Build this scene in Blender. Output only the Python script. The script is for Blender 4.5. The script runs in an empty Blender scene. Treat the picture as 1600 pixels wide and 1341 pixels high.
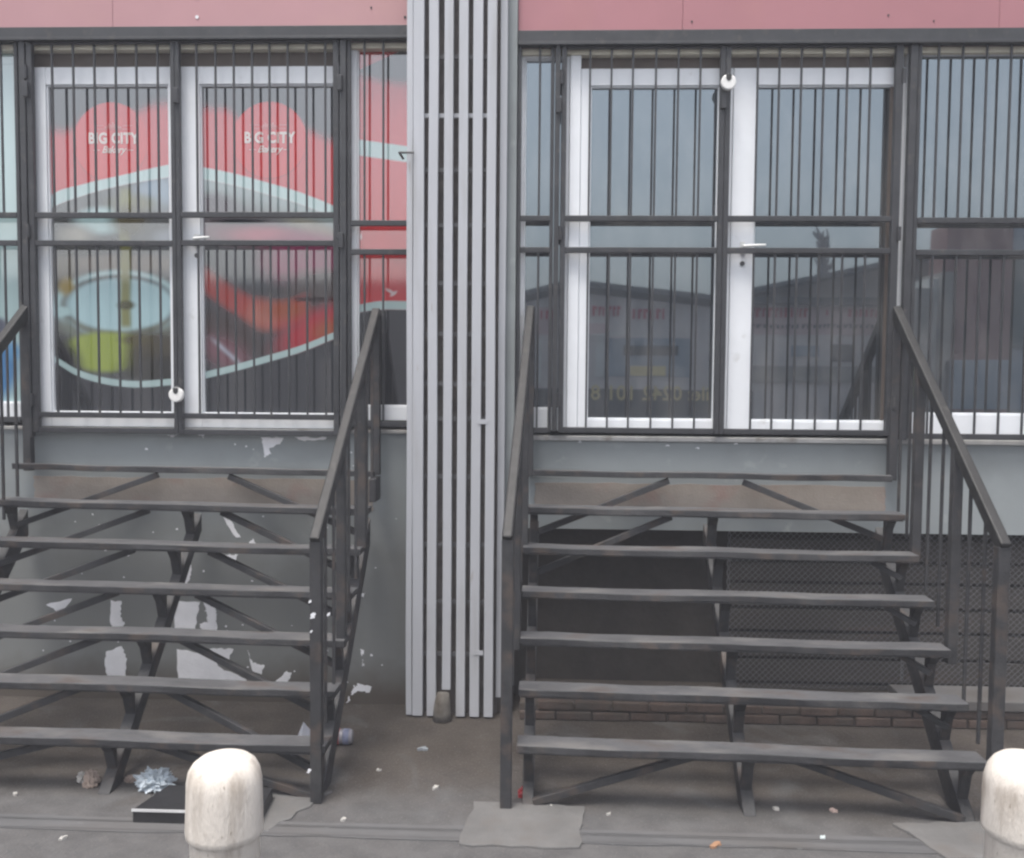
import bpy, math, random
import numpy as np
from mathutils import Vector, Matrix, noise as mnoise
random.seed(7)
rng = np.random.default_rng(7)
SC = bpy.context.scene
COL = SC.collection

# ------------------------------------------------------------------ camera, sky, sun, exposure
CX, CY, CZ = 0.0, -5.7505, 2.06
YAW, PITCH, ROLL, F = -0.0384131, 0.0556011, -0.0081258, 1483.6326     # focal length in pixels of a 1600 px wide frame
PW, PH = 1600.0, 1341.0
def cam_axes():
    cy, sy, cp, sp = math.cos(YAW), math.sin(YAW), math.cos(PITCH), math.sin(PITCH)
    cr, sr = math.cos(ROLL), math.sin(ROLL)
    fwd = Vector((sy*cp, cy*cp, -sp)); right = Vector((cy, -sy, 0)); down = fwd.cross(right)
    return right*cr + down*sr, down*cr - right*sr, fwd
RT, DN, FW = cam_axes()
cam = bpy.data.cameras.new('camera'); camo = bpy.data.objects.new('camera', cam); COL.objects.link(camo)
m = Matrix.Identity(4)
for r in range(3):
    m[r][0] = RT[r]; m[r][1] = -DN[r]; m[r][2] = -FW[r]
m[0][3], m[1][3], m[2][3] = CX, CY, CZ
camo.matrix_world = m
cam.sensor_fit = 'HORIZONTAL'; cam.sensor_width = 36.0; cam.lens = 36.0*F/PW
cam.clip_start = 0.05; cam.clip_end = 600
SC.camera = camo

SUN_EL, SUN_AZ = math.radians(70), math.radians(205)   # high thin-cloud sun behind the viewer; compass angle from +Y
W = bpy.data.worlds.new('World'); SC.world = W; W.use_nodes = True
nt = W.node_tree; nt.nodes.clear()
sky = nt.nodes.new('ShaderNodeTexSky'); sky.sky_type = 'NISHITA'; sky.sun_disc = False
sky.sun_elevation = SUN_EL; sky.sun_rotation = SUN_AZ; sky.dust_density = 4.0; sky.air_density = 1.2; sky.ozone_density = 1.0
hsv = nt.nodes.new('ShaderNodeHueSaturation'); hsv.inputs['Saturation'].default_value = 0.42
bg = nt.nodes.new('ShaderNodeBackground'); bg.inputs['Strength'].default_value = 0.15
out = nt.nodes.new('ShaderNodeOutputWorld')
nt.links.new(sky.outputs[0], hsv.inputs['Color']); nt.links.new(hsv.outputs[0], bg.inputs['Color']); nt.links.new(bg.outputs[0], out.inputs[0])
sl = bpy.data.lights.new('sun', 'SUN'); sl.energy = 1.5; sl.angle = math.radians(20); sl.color = (1.0, 0.96, 0.9)
so = bpy.data.objects.new('sun', sl); COL.objects.link(so)
sd = Vector((math.sin(SUN_AZ)*math.cos(SUN_EL), math.cos(SUN_AZ)*math.cos(SUN_EL), math.sin(SUN_EL)))
so.rotation_euler = (-sd).to_track_quat('-Z', 'Y').to_euler(); so.location = sd*30
SC.view_settings.view_transform = 'Standard'; SC.view_settings.look = 'None'
SC.view_settings.exposure = 0.86; SC.view_settings.gamma = 1.0
SC.cycles.filter_width = 2.4
SC.cycles.max_bounces = 8; SC.cycles.use_denoising = True

# ------------------------------------------------------------------ pixel -> point on a plane of the place
def ray(x, y):
    return (RT*((x-PW/2)/F) + DN*((y-PH/2)/F) + FW)
def onY(x, y, Y):
    d = ray(x, y); t = (Y-CY)/d.y
    return CX+t*d.x, CZ+t*d.z
def onG(x, y, z=0.0):
    d = ray(x, y); t = (z-CZ)/d.z
    return CX+t*d.x, CY+t*d.y
def X_(x, y, Y): return onY(x, y, Y)[0]
def Z_(x, y, Y): return onY(x, y, Y)[1]

# ------------------------------------------------------------------ materials
def lin(c):
    return tuple((v/255/12.92 if v/255 <= .04045 else ((v/255+.055)/1.055)**2.4) for v in c)
def mat(name, col, rough=.6, var=.12, scale=6.0, metallic=0.0, ior=1.5, bump=0.0, bscale=60.0, spots=None, coat=0.0, stretch=(1,1,1), damp=None):
    """base colour with two scales of noise; spots = (colour, scale, threshold, softness); damp = (colour, z of half, width)"""
    M = bpy.data.materials.new(name); M.use_nodes = True
    n, l = M.node_tree.nodes, M.node_tree.links
    b = n['Principled BSDF']; b.inputs['Roughness'].default_value = rough; b.inputs['Metallic'].default_value = metallic
    b.inputs['IOR'].default_value = ior; b.inputs['Coat Weight'].default_value = coat
    geo = n.new('ShaderNodeNewGeometry')
    mp = n.new('ShaderNodeMapping'); mp.inputs['Scale'].default_value = stretch
    l.new(geo.outputs['Position'], mp.inputs['Vector'])
    def nz(s, d=6):
        t = n.new('ShaderNodeTexNoise'); t.inputs['Scale'].default_value = s; t.inputs['Detail'].default_value = d
        l.new(mp.outputs[0], t.inputs['Vector']); return t.outputs['Fac']
    def ramp(src, a, c, ca, cc):
        r = n.new('ShaderNodeValToRGB'); r.color_ramp.elements[0].position = a; r.color_ramp.elements[1].position = c
        r.color_ramp.elements[0].color = (*ca, 1); r.color_ramp.elements[1].color = (*cc, 1); l.new(src, r.inputs[0]); return r.outputs[0]
    def mix(fac, a, c):
        x = n.new('ShaderNodeMix'); x.data_type = 'RGBA'
        for s, v in ((0, fac), (6, a), (7, c)):
            if hasattr(v, 'links') or hasattr(v, 'is_linked'): l.new(v, x.inputs[s])
            else: x.inputs[s].default_value = v if s == 0 else (*v, 1)
        return x.outputs[2]
    lo = tuple(v*(1-var) for v in col); hi = tuple(min(1, v*(1+var)) for v in col)
    c = ramp(nz(scale), .3, .7, lo, hi)
    c2 = ramp(nz(scale*7), .3, .7, (1-var*.6,)*3, (1,)*3)
    mm = n.new('ShaderNodeMix'); mm.data_type = 'RGBA'; mm.blend_type = 'MULTIPLY'; mm.inputs[0].default_value = 1
    l.new(c, mm.inputs[6]); l.new(c2, mm.inputs[7]); c = mm.outputs[2]
    for sp in ([spots] if spots and not isinstance(spots, list) else (spots or [])):
        f = ramp(nz(sp[1], 8), sp[2], sp[2]+sp[3], (0, 0, 0), (1, 1, 1)); c = mix(f, c, sp[0])
    for damp in ([damp] if isinstance(damp, tuple) else (damp or [])):
        sx = n.new('ShaderNodeSeparateXYZ'); l.new(geo.outputs['Position'], sx.inputs[0])
        ad = n.new('ShaderNodeMath'); ad.operation = 'MULTIPLY_ADD'; l.new(nz(5.0), ad.inputs[0]); ad.inputs[1].default_value = -damp[2]*2; l.new(sx.outputs['Z'], ad.inputs[2])
        mr = n.new('ShaderNodeMapRange'); mr.inputs[1].default_value = damp[1]-damp[2]*1.6; mr.inputs[2].default_value = damp[1]+damp[2]*.4
        mr.inputs[3].default_value = 1; mr.inputs[4].default_value = 0; l.new(ad.outputs[0], mr.inputs[0]); c = mix(mr.outputs[0], c, damp[0])
    l.new(c, b.inputs['Base Color'])
    rr = n.new('ShaderNodeMapRange'); rr.inputs[3].default_value = max(.02, rough*.8); rr.inputs[4].default_value = min(1, rough*1.2)
    l.new(nz(scale*3), rr.inputs[0]); l.new(rr.outputs[0], b.inputs['Roughness'])
    if bump:
        bp = n.new('ShaderNodeBump'); bp.inputs['Strength'].default_value = bump; bp.inputs['Distance'].default_value = .01
        l.new(nz(bscale), bp.inputs['Height']); l.new(bp.outputs[0], b.inputs['Normal'])
    return M
def vcol_mat(name, rough, ior):
    M = bpy.data.materials.new(name); M.use_nodes = True
    n, l = M.node_tree.nodes, M.node_tree.links; b = n['Principled BSDF']
    a = n.new('ShaderNodeVertexColor'); a.layer_name = 'ink'; l.new(a.outputs[0], b.inputs['Base Color'])
    b.inputs['Roughness'].default_value = rough; b.inputs['IOR'].default_value = ior
    return M

RUST = (.072, .056, .048)
M_BLACK = mat('black gate paint', (.038, .039, .043), .5, .22, 9, spots=[((.065, .062, .06), 14, .6, .12), ((.15,.145,.14), 55, .72, .06)])
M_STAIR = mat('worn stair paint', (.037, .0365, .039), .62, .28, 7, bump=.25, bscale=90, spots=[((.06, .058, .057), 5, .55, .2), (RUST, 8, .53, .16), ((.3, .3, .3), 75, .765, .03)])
M_TREAD_LIT = mat('scuffed sky-lit tread paint', (.088, .088, .092), .75, .25, 6, bump=.35, bscale=110, stretch=(.5, 1, 1), spots=[((.135, .13, .126), 7, .5, .2), (RUST, 6, .57, .14), ((.4, .4, .39), 60, .76, .03)])  # tread tops coloured paler to give them skylight; scuffs and rust over that
M_RAIL = mat('dark handrail', (.02, .0195, .0195), .55, .2, 10, spots=((.05, .048, .045), 16, .62, .15))
M_WHITE = mat('white aluminium', (.84, .86, .89), .38, .04, 3, spots=((.62, .62, .62), 9, .66, .16))
M_WALL = mat('grey wall paint', (.27, .293, .298), .75, .06, 1.3, bump=.12, bscale=120, spots=[((.205, .222, .222), 2.2, .5, .3), ((.19, .18, .165), 19, .7, .08), ((.34, .36, .36), 7, .64, .12)], damp=((.085, .07, .056), .12, .12))
M_PEEL = mat('bare primer', (.80, .80, .83), .85, .05, 12, bump=.2, bscale=80)
M_EDGE = mat('stained slab edge', (.30, .26, .225), .9, .14, 3, bump=.3, bscale=70, spots=((.29, .19, .165), 4, .56, .2))
M_FASC2 = mat('faded red panel right', (.40, .175, .195), .6, .07, .8, spots=[((.43, .205, .175), 1.1, .5, .3), ((.3, .15, .16), 42, .74, .03)])
M_FASC = mat('faded red panel', (.46, .25, .265), .6, .06, .8, spots=[((.48, .285, .25), 1.1, .5, .3), ((.3, .15, .16), 42, .74, .03)])
M_SILL = mat('pale sill', (.48, .475, .47), .8, .12, 8, spots=((.3, .28, .26), 10, .55, .15))
M_CREAM = mat('cream lintel strip', (.78, .73, .6), .7, .1, 4)
M_BROWN = mat('dark brown strip', (.13, .105, .09), .7, .1, 4)
M_SLAT = mat('painted steel slats', (.465, .475, .505), .42, .08, 2.0, stretch=(1, 1, .12), spots=[((.36, .36, .365), 9, .55, .25), ((.30, .25, .21), 26, .70, .08), ((.2, .17, .15), 45, .76, .04)])
M_CORE = mat('raw pillar concrete', (.13, .115, .105), .95, .3, 9, bump=.5, bscale=40)
M_BRK = mat('pillar bracket steel', (.10, .098, .10), .6, .1, 8)
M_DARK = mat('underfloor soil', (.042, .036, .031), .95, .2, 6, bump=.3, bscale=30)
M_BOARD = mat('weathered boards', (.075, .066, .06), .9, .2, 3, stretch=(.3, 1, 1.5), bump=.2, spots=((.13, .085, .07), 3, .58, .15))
M_WIRE = mat('galvanised wire', (.13, .13, .135), .5, .15, 20)
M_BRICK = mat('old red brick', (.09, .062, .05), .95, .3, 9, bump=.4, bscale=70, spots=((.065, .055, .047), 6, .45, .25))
M_WALL_L = mat('grey wall paint soiled low down', (.27, .293, .298), .75, .06, 1.3, bump=.12, bscale=120, spots=[((.205, .222, .222), 2.2, .5, .3), ((.19, .18, .165), 19, .7, .08), ((.34, .36, .36), 7, .64, .12)], damp=[((.178, .184, .18), 1.05, .30), ((.085, .07, .056), .12, .12)])
M_GAP = mat('mortar', (.068, .056, .047), .95, .2, 10)
M_HANDLE = mat('handle metal', (.72, .72, .70), .3, .05, 10)
def bollard_mat():
    M = mat('whitewashed concrete', (.70, .645, .58), .85, .06, 9, bump=.35, bscale=150, stretch=(1, 1, .3), spots=[((.30, .25, .2), 75, .67, .06)])
    n, l = M.node_tree.nodes, M.node_tree.links; b = n['Principled BSDF']; old = b.inputs['Base Color'].links[0].from_socket
    g = n.new('ShaderNodeNewGeometry'); sx = n.new('ShaderNodeSeparateXYZ'); l.new(g.outputs['Position'], sx.inputs[0])
    mp = n.new('ShaderNodeMapping'); mp.inputs['Scale'].default_value = (1, 1, .22); l.new(g.outputs['Position'], mp.inputs[0])
    t = n.new('ShaderNodeTexNoise'); t.inputs['Scale'].default_value = 13; t.inputs['Detail'].default_value = 9; t.inputs['Roughness'].default_value = .65; l.new(mp.outputs[0], t.inputs[0])
    up = n.new('ShaderNodeMapRange'); up.interpolation_type = 'SMOOTHSTEP'; up.inputs[1].default_value = .905; up.inputs[2].default_value = .80; up.inputs[3].default_value = -.30; up.inputs[4].default_value = .10; l.new(sx.outputs['Z'], up.inputs[0])
    dn = n.new('ShaderNodeMapRange'); dn.inputs[1].default_value = .80; dn.inputs[2].default_value = .62; dn.inputs[3].default_value = 0; dn.inputs[4].default_value = -.10; l.new(sx.outputs['Z'], dn.inputs[0])
    a = n.new('ShaderNodeMath'); l.new(t.outputs['Fac'], a.inputs[0]); l.new(up.outputs[0], a.inputs[1]); c = n.new('ShaderNodeMath'); l.new(a.outputs[0], c.inputs[0]); l.new(dn.outputs[0], c.inputs[1])
    r = n.new('ShaderNodeMapRange'); r.inputs[1].default_value = .50; r.inputs[2].default_value = .72; r.inputs[4].default_value = .68; l.new(c.outputs[0], r.inputs[0])
    x = n.new('ShaderNodeMix'); x.data_type = 'RGBA'; l.new(r.outputs[0], x.inputs[0]); l.new(old, x.inputs[6]); x.inputs[7].default_value = (.29, .235, .185, 1); l.new(x.outputs[2], b.inputs['Base Color']); return M
M_BOLL = bollard_mat()
M_BLK = mat('black box paint', (.022, .022, .024), .45, .2, 10)
M_TRIM = mat('white edge trim', (.62, .62, .62), .6, .1, 10)
M_PADL = mat('padlock enamel', (.8, .79, .77), .3, .08, 30)
M_PADD = mat('padlock dark', (.03, .03, .03), .5, .1, 30)
M_PAD = mat('cement patch', (.145, .141, .137), .92, .16, 4, bump=.3, bscale=80, spots=((.13, .12, .112), 7, .52, .2))
M_STUB = mat('dirty cement lump', (.15, .137, .12), .95, .25, 14, bump=.5, bscale=60, spots=((.075, .062, .05), 12, .5, .2))
M_BAND = mat('kerb concrete', (.125, .124, .126), .9, .2, 3, bump=.25, bscale=70, stretch=(.4, 1, 1), spots=[((.09, .082, .076), 3, .45, .25), ((.2, .2, .2), 30, .68, .08)])
M_ROAD = mat('asphalt', (.055, .055, .058), .9, .2, 4, bump=.3)

def ground_mat():
    M = bpy.data.materials.new('dirty pavers'); M.use_nodes = True
    n, l = M.node_tree.nodes, M.node_tree.links; b = n['Principled BSDF']; b.inputs['Roughness'].default_value = .95
    geo = n.new('ShaderNodeNewGeometry')
    mp = n.new('ShaderNodeMapping'); mp.inputs['Rotation'].default_value = (0, 0, math.radians(45)); l.new(geo.outputs['Position'], mp.inputs[0])
    br = n.new('ShaderNodeTexBrick'); br.inputs['Scale'].default_value = 1.0
    br.inputs['Brick Width'].default_value = .21; br.inputs['Row Height'].default_value = .105; br.inputs['Mortar Size'].default_value = .005
    br.inputs['Color1'].default_value = (.088, .081, .077, 1); br.inputs['Color2'].default_value = (.096, .084, .078, 1); br.inputs['Mortar'].default_value = (.070, .066, .063, 1)
    l.new(mp.outputs[0], br.inputs['Vector'])
    def nz(s, d=8, dist=0):
        t = n.new('ShaderNodeTexNoise'); t.inputs['Scale'].default_value = s; t.inputs['Detail'].default_value = d; t.inputs['Distortion'].default_value = dist
        l.new(geo.outputs['Position'], t.inputs['Vector']); return t.outputs['Fac']
    def rmp(src, a, c, ca, cc):
        r = n.new('ShaderNodeValToRGB'); r.color_ramp.elements[0].position = a; r.color_ramp.elements[1].position = c
        r.color_ramp.elements[0].color = (*ca, 1); r.color_ramp.elements[1].color = (*cc, 1); l.new(src, r.inputs[0]); return r.outputs[0]
    def mix(f, a, c):
        x = n.new('ShaderNodeMix'); x.data_type = 'RGBA'; l.new(f, x.inputs[0]); l.new(a, x.inputs[6]); l.new(c, x.inputs[7]); return x.outputs[2]
    dirt = rmp(nz(3.5), .35, .68, (.038, .030, .0245), (.066, .054, .045))
    grey = rmp(nz(7), .35, .65, (.080, .079, .080), (.118, .116, .116))
    sx = n.new('ShaderNodeSeparateXYZ'); l.new(geo.outputs['Position'], sx.inputs[0])
    ad = n.new('ShaderNodeMath'); ad.operation = 'MULTIPLY_ADD'; l.new(nz(1.6, 6, .6), ad.inputs[0]); ad.inputs[1].default_value = 2.0; l.new(sx.outputs['Y'], ad.inputs[2])
    mr = n.new('ShaderNodeMapRange'); mr.inputs[1].default_value = -.75; mr.inputs[2].default_value = .25; l.new(ad.outputs[0], mr.inputs[0])
    c = mix(mr.outputs[0], br.outputs['Color'], dirt)
    pm = rmp(nz(2.1, 5, 1.0), .56, .72, (0, 0, 0), (.75, .75, .75)); c = mix(pm, c, grey)
    fy = n.new('ShaderNodeMapRange'); ad2 = n.new('ShaderNodeMath'); ad2.operation = 'MULTIPLY_ADD'; l.new(nz(2.6, 7, .8), ad2.inputs[0]); ad2.inputs[1].default_value = .7; l.new(sx.outputs['Y'], ad2.inputs[2])
    fy.inputs[1].default_value = -.72; fy.inputs[2].default_value = -1.1; fy.inputs[4].default_value = .75; l.new(ad2.outputs[0], fy.inputs[0]); c = mix(fy.outputs[0], c, grey)
    gr = rmp(nz(110, 4), .58, .70, (0, 0, 0), (.6, .6, .6)); lt = rmp(nz(50), .3, .7, (.1, .095, .09), (.26, .25, .24)); c = mix(gr, c, lt)
    l.new(c, b.inputs['Base Color'])
    bp = n.new('ShaderNodeBump'); bp.inputs['Strength'].default_value = .5; bp.inputs['Distance'].default_value = .012; l.new(nz(45), bp.inputs['Height']); l.new(bp.outputs[0], b.inputs['Normal'])
    return M
M_GND = ground_mat()

def glass_mat(name, base, ior):
    M = bpy.data.materials.new(name); M.use_nodes = True
    n, l = M.node_tree.nodes, M.node_tree.links; b = n['Principled BSDF']
    gg = n.new('ShaderNodeNewGeometry'); dm = n.new('ShaderNodeMapping'); dm.inputs['Scale'].default_value = (1, 1, .35); l.new(gg.outputs['Position'], dm.inputs[0])
    dt = n.new('ShaderNodeTexNoise'); dt.inputs['Scale'].default_value = 5; dt.inputs['Detail'].default_value = 9; dt.inputs['Roughness'].default_value = .7; l.new(dm.outputs[0], dt.inputs[0])
    dr = n.new('ShaderNodeValToRGB'); dr.color_ramp.elements[0].position = .42; dr.color_ramp.elements[1].position = .8; dr.color_ramp.elements[0].color = (*base, 1); dr.color_ramp.elements[1].color = (.15, .145, .14, 1); l.new(dt.outputs[0], dr.inputs[0]); l.new(dr.outputs[0], b.inputs['Base Color'])
    b.inputs['Specular Tint'].default_value = (.80, .92, 1, 1); b.inputs['Roughness'].default_value = .02; b.inputs['IOR'].default_value = ior
    t = n.new('ShaderNodeTexNoise'); t.inputs['Scale'].default_value = 1.6; t.inputs['Detail'].default_value = 1
    g = n.new('ShaderNodeNewGeometry'); l.new(g.outputs['Position'], t.inputs[0])
    bp = n.new('ShaderNodeBump'); bp.inputs['Strength'].default_value = .10; bp.inputs['Distance'].default_value = .004; l.new(t.outputs['Fac'], bp.inputs['Height']); l.new(bp.outputs[0], b.inputs['Normal'])
    return M
M_GLASS = glass_mat('tinted film glass', (.025, .028, .032), 3.1)
M_GRAPH = vcol_mat('printed window vinyl', .06, 2.7)

# ------------------------------------------------------------------ mesh builder and tagging
class MB:
    def __init__(s): s.v = []; s.f = []; s.mi = []
    def face(s, pts, mi=0):
        k = len(s.v); s.v += [tuple(p) for p in pts]; s.f.append(tuple(range(k, k+len(pts)))); s.mi.append(mi); return s
    def hexa(s, p, mi=0):      # 8 corners: bottom 0-3 counter-clockwise, top 4-7
        k = len(s.v); s.v += [tuple(q) for q in p]
        for f in ((0,3,2,1),(4,5,6,7),(0,1,5,4),(1,2,6,5),(2,3,7,6),(3,0,4,7)): s.f.append(tuple(k+i for i in f)); s.mi.append(mi)
        return s
    def box(s, x0, x1, y0, y1, z0, z1, mi=0):
        return s.hexa([(x0,y0,z0),(x1,y0,z0),(x1,y1,z0),(x0,y1,z0),(x0,y0,z1),(x1,y0,z1),(x1,y1,z1),(x0,y1,z1)], mi)
    def bar(s, a, b, w, h, up=(0,0,1), mi=0):   # rectangular bar a->b, w across, h along 'up'
        a, b = Vector(a), Vector(b); d = (b-a).normalized(); u = Vector(up)
        sx = d.cross(u).normalized(); u = sx.cross(d).normalized()
        o = [(-w/2,-h/2),(w/2,-h/2),(w/2,h/2),(-w/2,h/2)]
        return s.hexa([a+sx*i+u*j for i, j in o]+[b+sx*i+u*j for i, j in o], mi)
    def prism(s, poly, axis, t0, t1, mi=0):     # poly in the plane normal to axis, extruded t0..t1
        def P(q, t): return {'x': (t, q[0], q[1]), 'y': (q[0], t, q[1]), 'z': (q[0], q[1], t)}[axis]
        k = len(s.v); n = len(poly); s.v += [P(q, t0) for q in poly]+[P(q, t1) for q in poly]
        s.f.append(tuple(k+i for i in range(n))); s.f.append(tuple(k+n+i for i in reversed(range(n)))); s.mi += [mi, mi]
        for i in range(n): j = (i+1) % n; s.f.append((k+i, k+n+i, k+n+j, k+j)); s.mi.append(mi)
        return s
    def tube(s, pts, r, n=8, mi=0, radii=None):
        pts = [Vector(p) for p in pts]; k = len(s.v); u = None
        for i, p in enumerate(pts):
            d = (pts[min(i+1, len(pts)-1)]-pts[max(i-1, 0)]).normalized()
            if u is None: u = d.orthogonal().normalized()
            u = (u-d*u.dot(d)).normalized(); w = d.cross(u); q = radii[i] if radii else r
            s.v += [tuple(p+(u*math.cos(a)+w*math.sin(a))*q) for a in (2*math.pi*t/n for t in range(n))]
        for i in range(len(pts)-1):
            for t in range(n): a = k+i*n+t; b = k+i*n+(t+1) % n; s.f.append((a, b, b+n, a+n)); s.mi.append(mi)
        s.f.append(tuple(k+t for t in reversed(range(n)))); s.f.append(tuple(k+(len(pts)-1)*n+t for t in range(n))); s.mi += [mi, mi]
        return s
    def build(s, name, m, parent=None, bevel=0.0, smooth=False, seg=2):
        me = bpy.data.meshes.new(name); o = bpy.data.objects.new(name, me); COL.objects.link(o)
        base = Vector((0, 0, 0))
        if parent is not None:
            o.parent = parent; q = parent
            while q is not None: base += q.location; q = q.parent
        me.from_pydata([tuple(Vector(p)-base) for p in s.v], [], s.f)
        ms = m if isinstance(m, (list, tuple)) else [m]
        for x in ms: me.materials.append(x)
        me.polygons.foreach_set('material_index', s.mi)
        if smooth: me.polygons.foreach_set('use_smooth', [True]*len(s.f))
        import bmesh
        bm = bmesh.new(); bm.from_mesh(me); bmesh.ops.recalc_face_normals(bm, faces=bm.faces); bm.to_mesh(me); bm.free()
        if bevel:
            b = o.modifiers.new('edge', 'BEVEL'); b.width = bevel; b.segments = seg; b.limit_method = 'ANGLE'; b.angle_limit = math.radians(40)
        return o
def tag(o, label=None, cat=None, group=None, kind=None):
    if label: o['label'] = label
    if cat: o['category'] = cat
    if group: o['group'] = group
    if kind: o['kind'] = kind
    return o
def thing(name, loc, label, cat, group=None):
    o = bpy.data.objects.new(name, None); COL.objects.link(o); o.location = loc; o.empty_display_size = .1
    return tag(o, label, cat, group)
def jag(pts, n=5, amp=.006, seed=0):            # a torn outline through the given corners
    r = random.Random(seed); o = []
    for i, p in enumerate(pts):
        q = pts[(i+1) % len(pts)]
        for k in range(n):
            t = k/n; j = amp if k else amp*.5
            o.append((p[0]+(q[0]-p[0])*t+r.uniform(-j, j), p[1]+(q[1]-p[1])*t+r.uniform(-j, j)))
    return o

# ------------------------------------------------------------------ ground
def sheet(name, x0, x1, y0, y1, z, m, n=1):
    b = MB(); b.face([(x0,y0,z),(x1,y0,z),(x1,y1,z),(x0,y1,z)]); o = b.build(name, m); tag(o, kind='structure'); return o
sheet('pavement', -60, 60, -3.3, 30, 0.0, M_GND)
sheet('road', -60, 60, -17.5, -3.3, -.13, M_ROAD)
kb = MB(); kb.box(-60, 60, -3.42, -3.3, -.3, .012); tag(kb.build('kerb', M_BAND, bevel=.01), kind='structure')
sheet('far_pavement', -60, 60, -60, -17.5, -.02, M_GND)
kb = MB(); kb.prism(jag([(-9, -1.66), (9, -1.66), (9, -1.53), (-9, -1.53)], 90, .008, 77), 'z', -.05, .006); tag(kb.build('kerb_strip', M_BAND), kind='structure')
def pad(pts, seed):
    b = MB(); b.prism(jag([onG(*p) for p in pts], 7, .012, seed), 'z', -.03, .007+.002*seed); tag(b.build('cement_patch', M_PAD, bevel=.004), kind='structure')
pad([(375,1302),(425,1297),(520,1238),(470,1236),(330,1248)], 1)
pad([(715,1322),(905,1328),(915,1262),(740,1256)], 2)
pad([(1395,1290),(1570,1286),(1640,1341),(1480,1345)], 3)

# ------------------------------------------------------------------ the shop building
WY = .06          # face of the wall
GY = .085         # glass
FY = .05          # front of the aluminium frames
bld = thing('shop_building', (0, .3, 0), 'long grey plastered shop with faded red fascia, white doors and steel stairs in front', 'shop building')
XL, XR = -9.0, 9.0
PXL, PXR = -.86, -.205                # the pillar bay
zf = 1.70                            # door threshold
zwb = 1.125                          # underside of the right-hand wall
# peeled paint on the left wall, traced in its own plane
peel = [
 [(286,884),(299,883),(296,905),(288,923),(272,922)], [(270,940),(312,941),(307,972),(304,993),(274,992)],
 [(276,1014),(322,1022),(345,1044),(384,1062),(386,1075),(345,1074),(278,1076)], [(318,940),(337,952),(338,962),(339,992),(318,992),(311,975),(325,972)],
 [(173,938),(190,940),(188,962),(195,975),(184,987),(172,975)], [(166,1018),(190,1010),(198,1030),(194,1070),(170,1072),(164,1040)],
 [(327,1014),(364,1014),(356,1036)], [(387,1016),(395,1036),(413,1040),(408,1055),(394,1048)], [(349,808),(362,815),(376,840),(368,840)],
 [(386,854),(395,842),(404,855)], [(352,867),(372,867),(366,880)], [(72,945),(112,935),(95,962),(80,950)], [(428,1066),(448,1048),(455,1053),(447,1074)],
 [(552,1076),(560,1068),(580,1073),(578,1082),(562,1080),(548,1086)], [(563,1014),(569,1018),(566,1026)], [(408,684),(443,684),(438,694),(420,700),(424,710),(414,712),(412,704)],
 [(460,683),(512,684),(505,688),(470,688)], [(262,680),(276,680),(270,684)], [(306,678),(321,678),(318,684)], [(355,985),(362,1000),(356,1002)], [(545,1088),(541,1100),(548,1094)],
 [(497,1060),(504,1075),(499,1086)], [(183,912),(195,914),(190,918)], [(566,1030),(569,1040),(565,1042)], [(563,930),(571,926),(568,934)],
]
wl = MB()
wl.box(XL, PXL+.10, WY, .30, -.1, zf)
wl.box(PXL+.10, PXR-.095, WY+.01, .30, -.1, 6.0); wl.box(PXR-.095, PXR-.001, -.035, .30, -.1, 6.0)
pz = WY-.0025
for i, p in enumerate(peel):
    wl.prism(jag([onY(x, y, pz) for x, y in p], 6, .0055, 40+i), 'y', pz, WY+.004, 1)
r = random.Random(3)
for i in range(60):                   # small chips
    x, y = r.uniform(60, 620), r.uniform(690, 1080)
    if 750 < y < 800: continue
    a, z = onY(x, y, pz); q = r.uniform(.003, .009)
    wl.prism(jag([(a-q,z-q*.6),(a+q,z-q*.5),(a+q*.7,z+q*.7),(a-q*.6,z+q)], 2, q*.4, i), 'y', pz, WY+.004, 1)
wl.build('wall', [M_WALL_L, M_PEEL], bld)
wr = MB(); wr.box(PXR, XR, WY, .30, zwb, zf)
for x, y in ((1043,696),(1150,693),(1090,700),(1245,750),(905,690)):
    a, z = onY(x, y, pz); q = .009
    wr.prism(jag([(a-q*1.6,z-q*.6),(a+q*1.5,z-q*.5),(a+q*.7,z+q*.5),(a-q*.6,z+q*.4)], 3, q*.4, int(x)), 'y', pz, WY+.004, 1)
wr.build('wall', [M_WALL, M_PEEL], bld)
# bare slab edges behind the stair heads
for x0, x1, seed in ((-3.22, -1.08, 5), (-.08, 2.045, 6)):
    b = MB(); b.prism(jag([(x0,1.225),(x1,1.215),(x1,1.41),(x0,1.41)], 18, .006, seed), 'y', WY-.004, WY+.02); b.build('slab_edge', M_EDGE, bld)
# sills
b = MB(); b.box(-9, PXL+.02, WY-.012, .3, zf+.001, zf+.022); b.build('sill', M_SILL, bld, .004)
b = MB(); b.box(PXR, 9, WY-.02, .3, zf-.03, zf-.001); b.build('sill', M_SILL, bld, .004)
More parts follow.
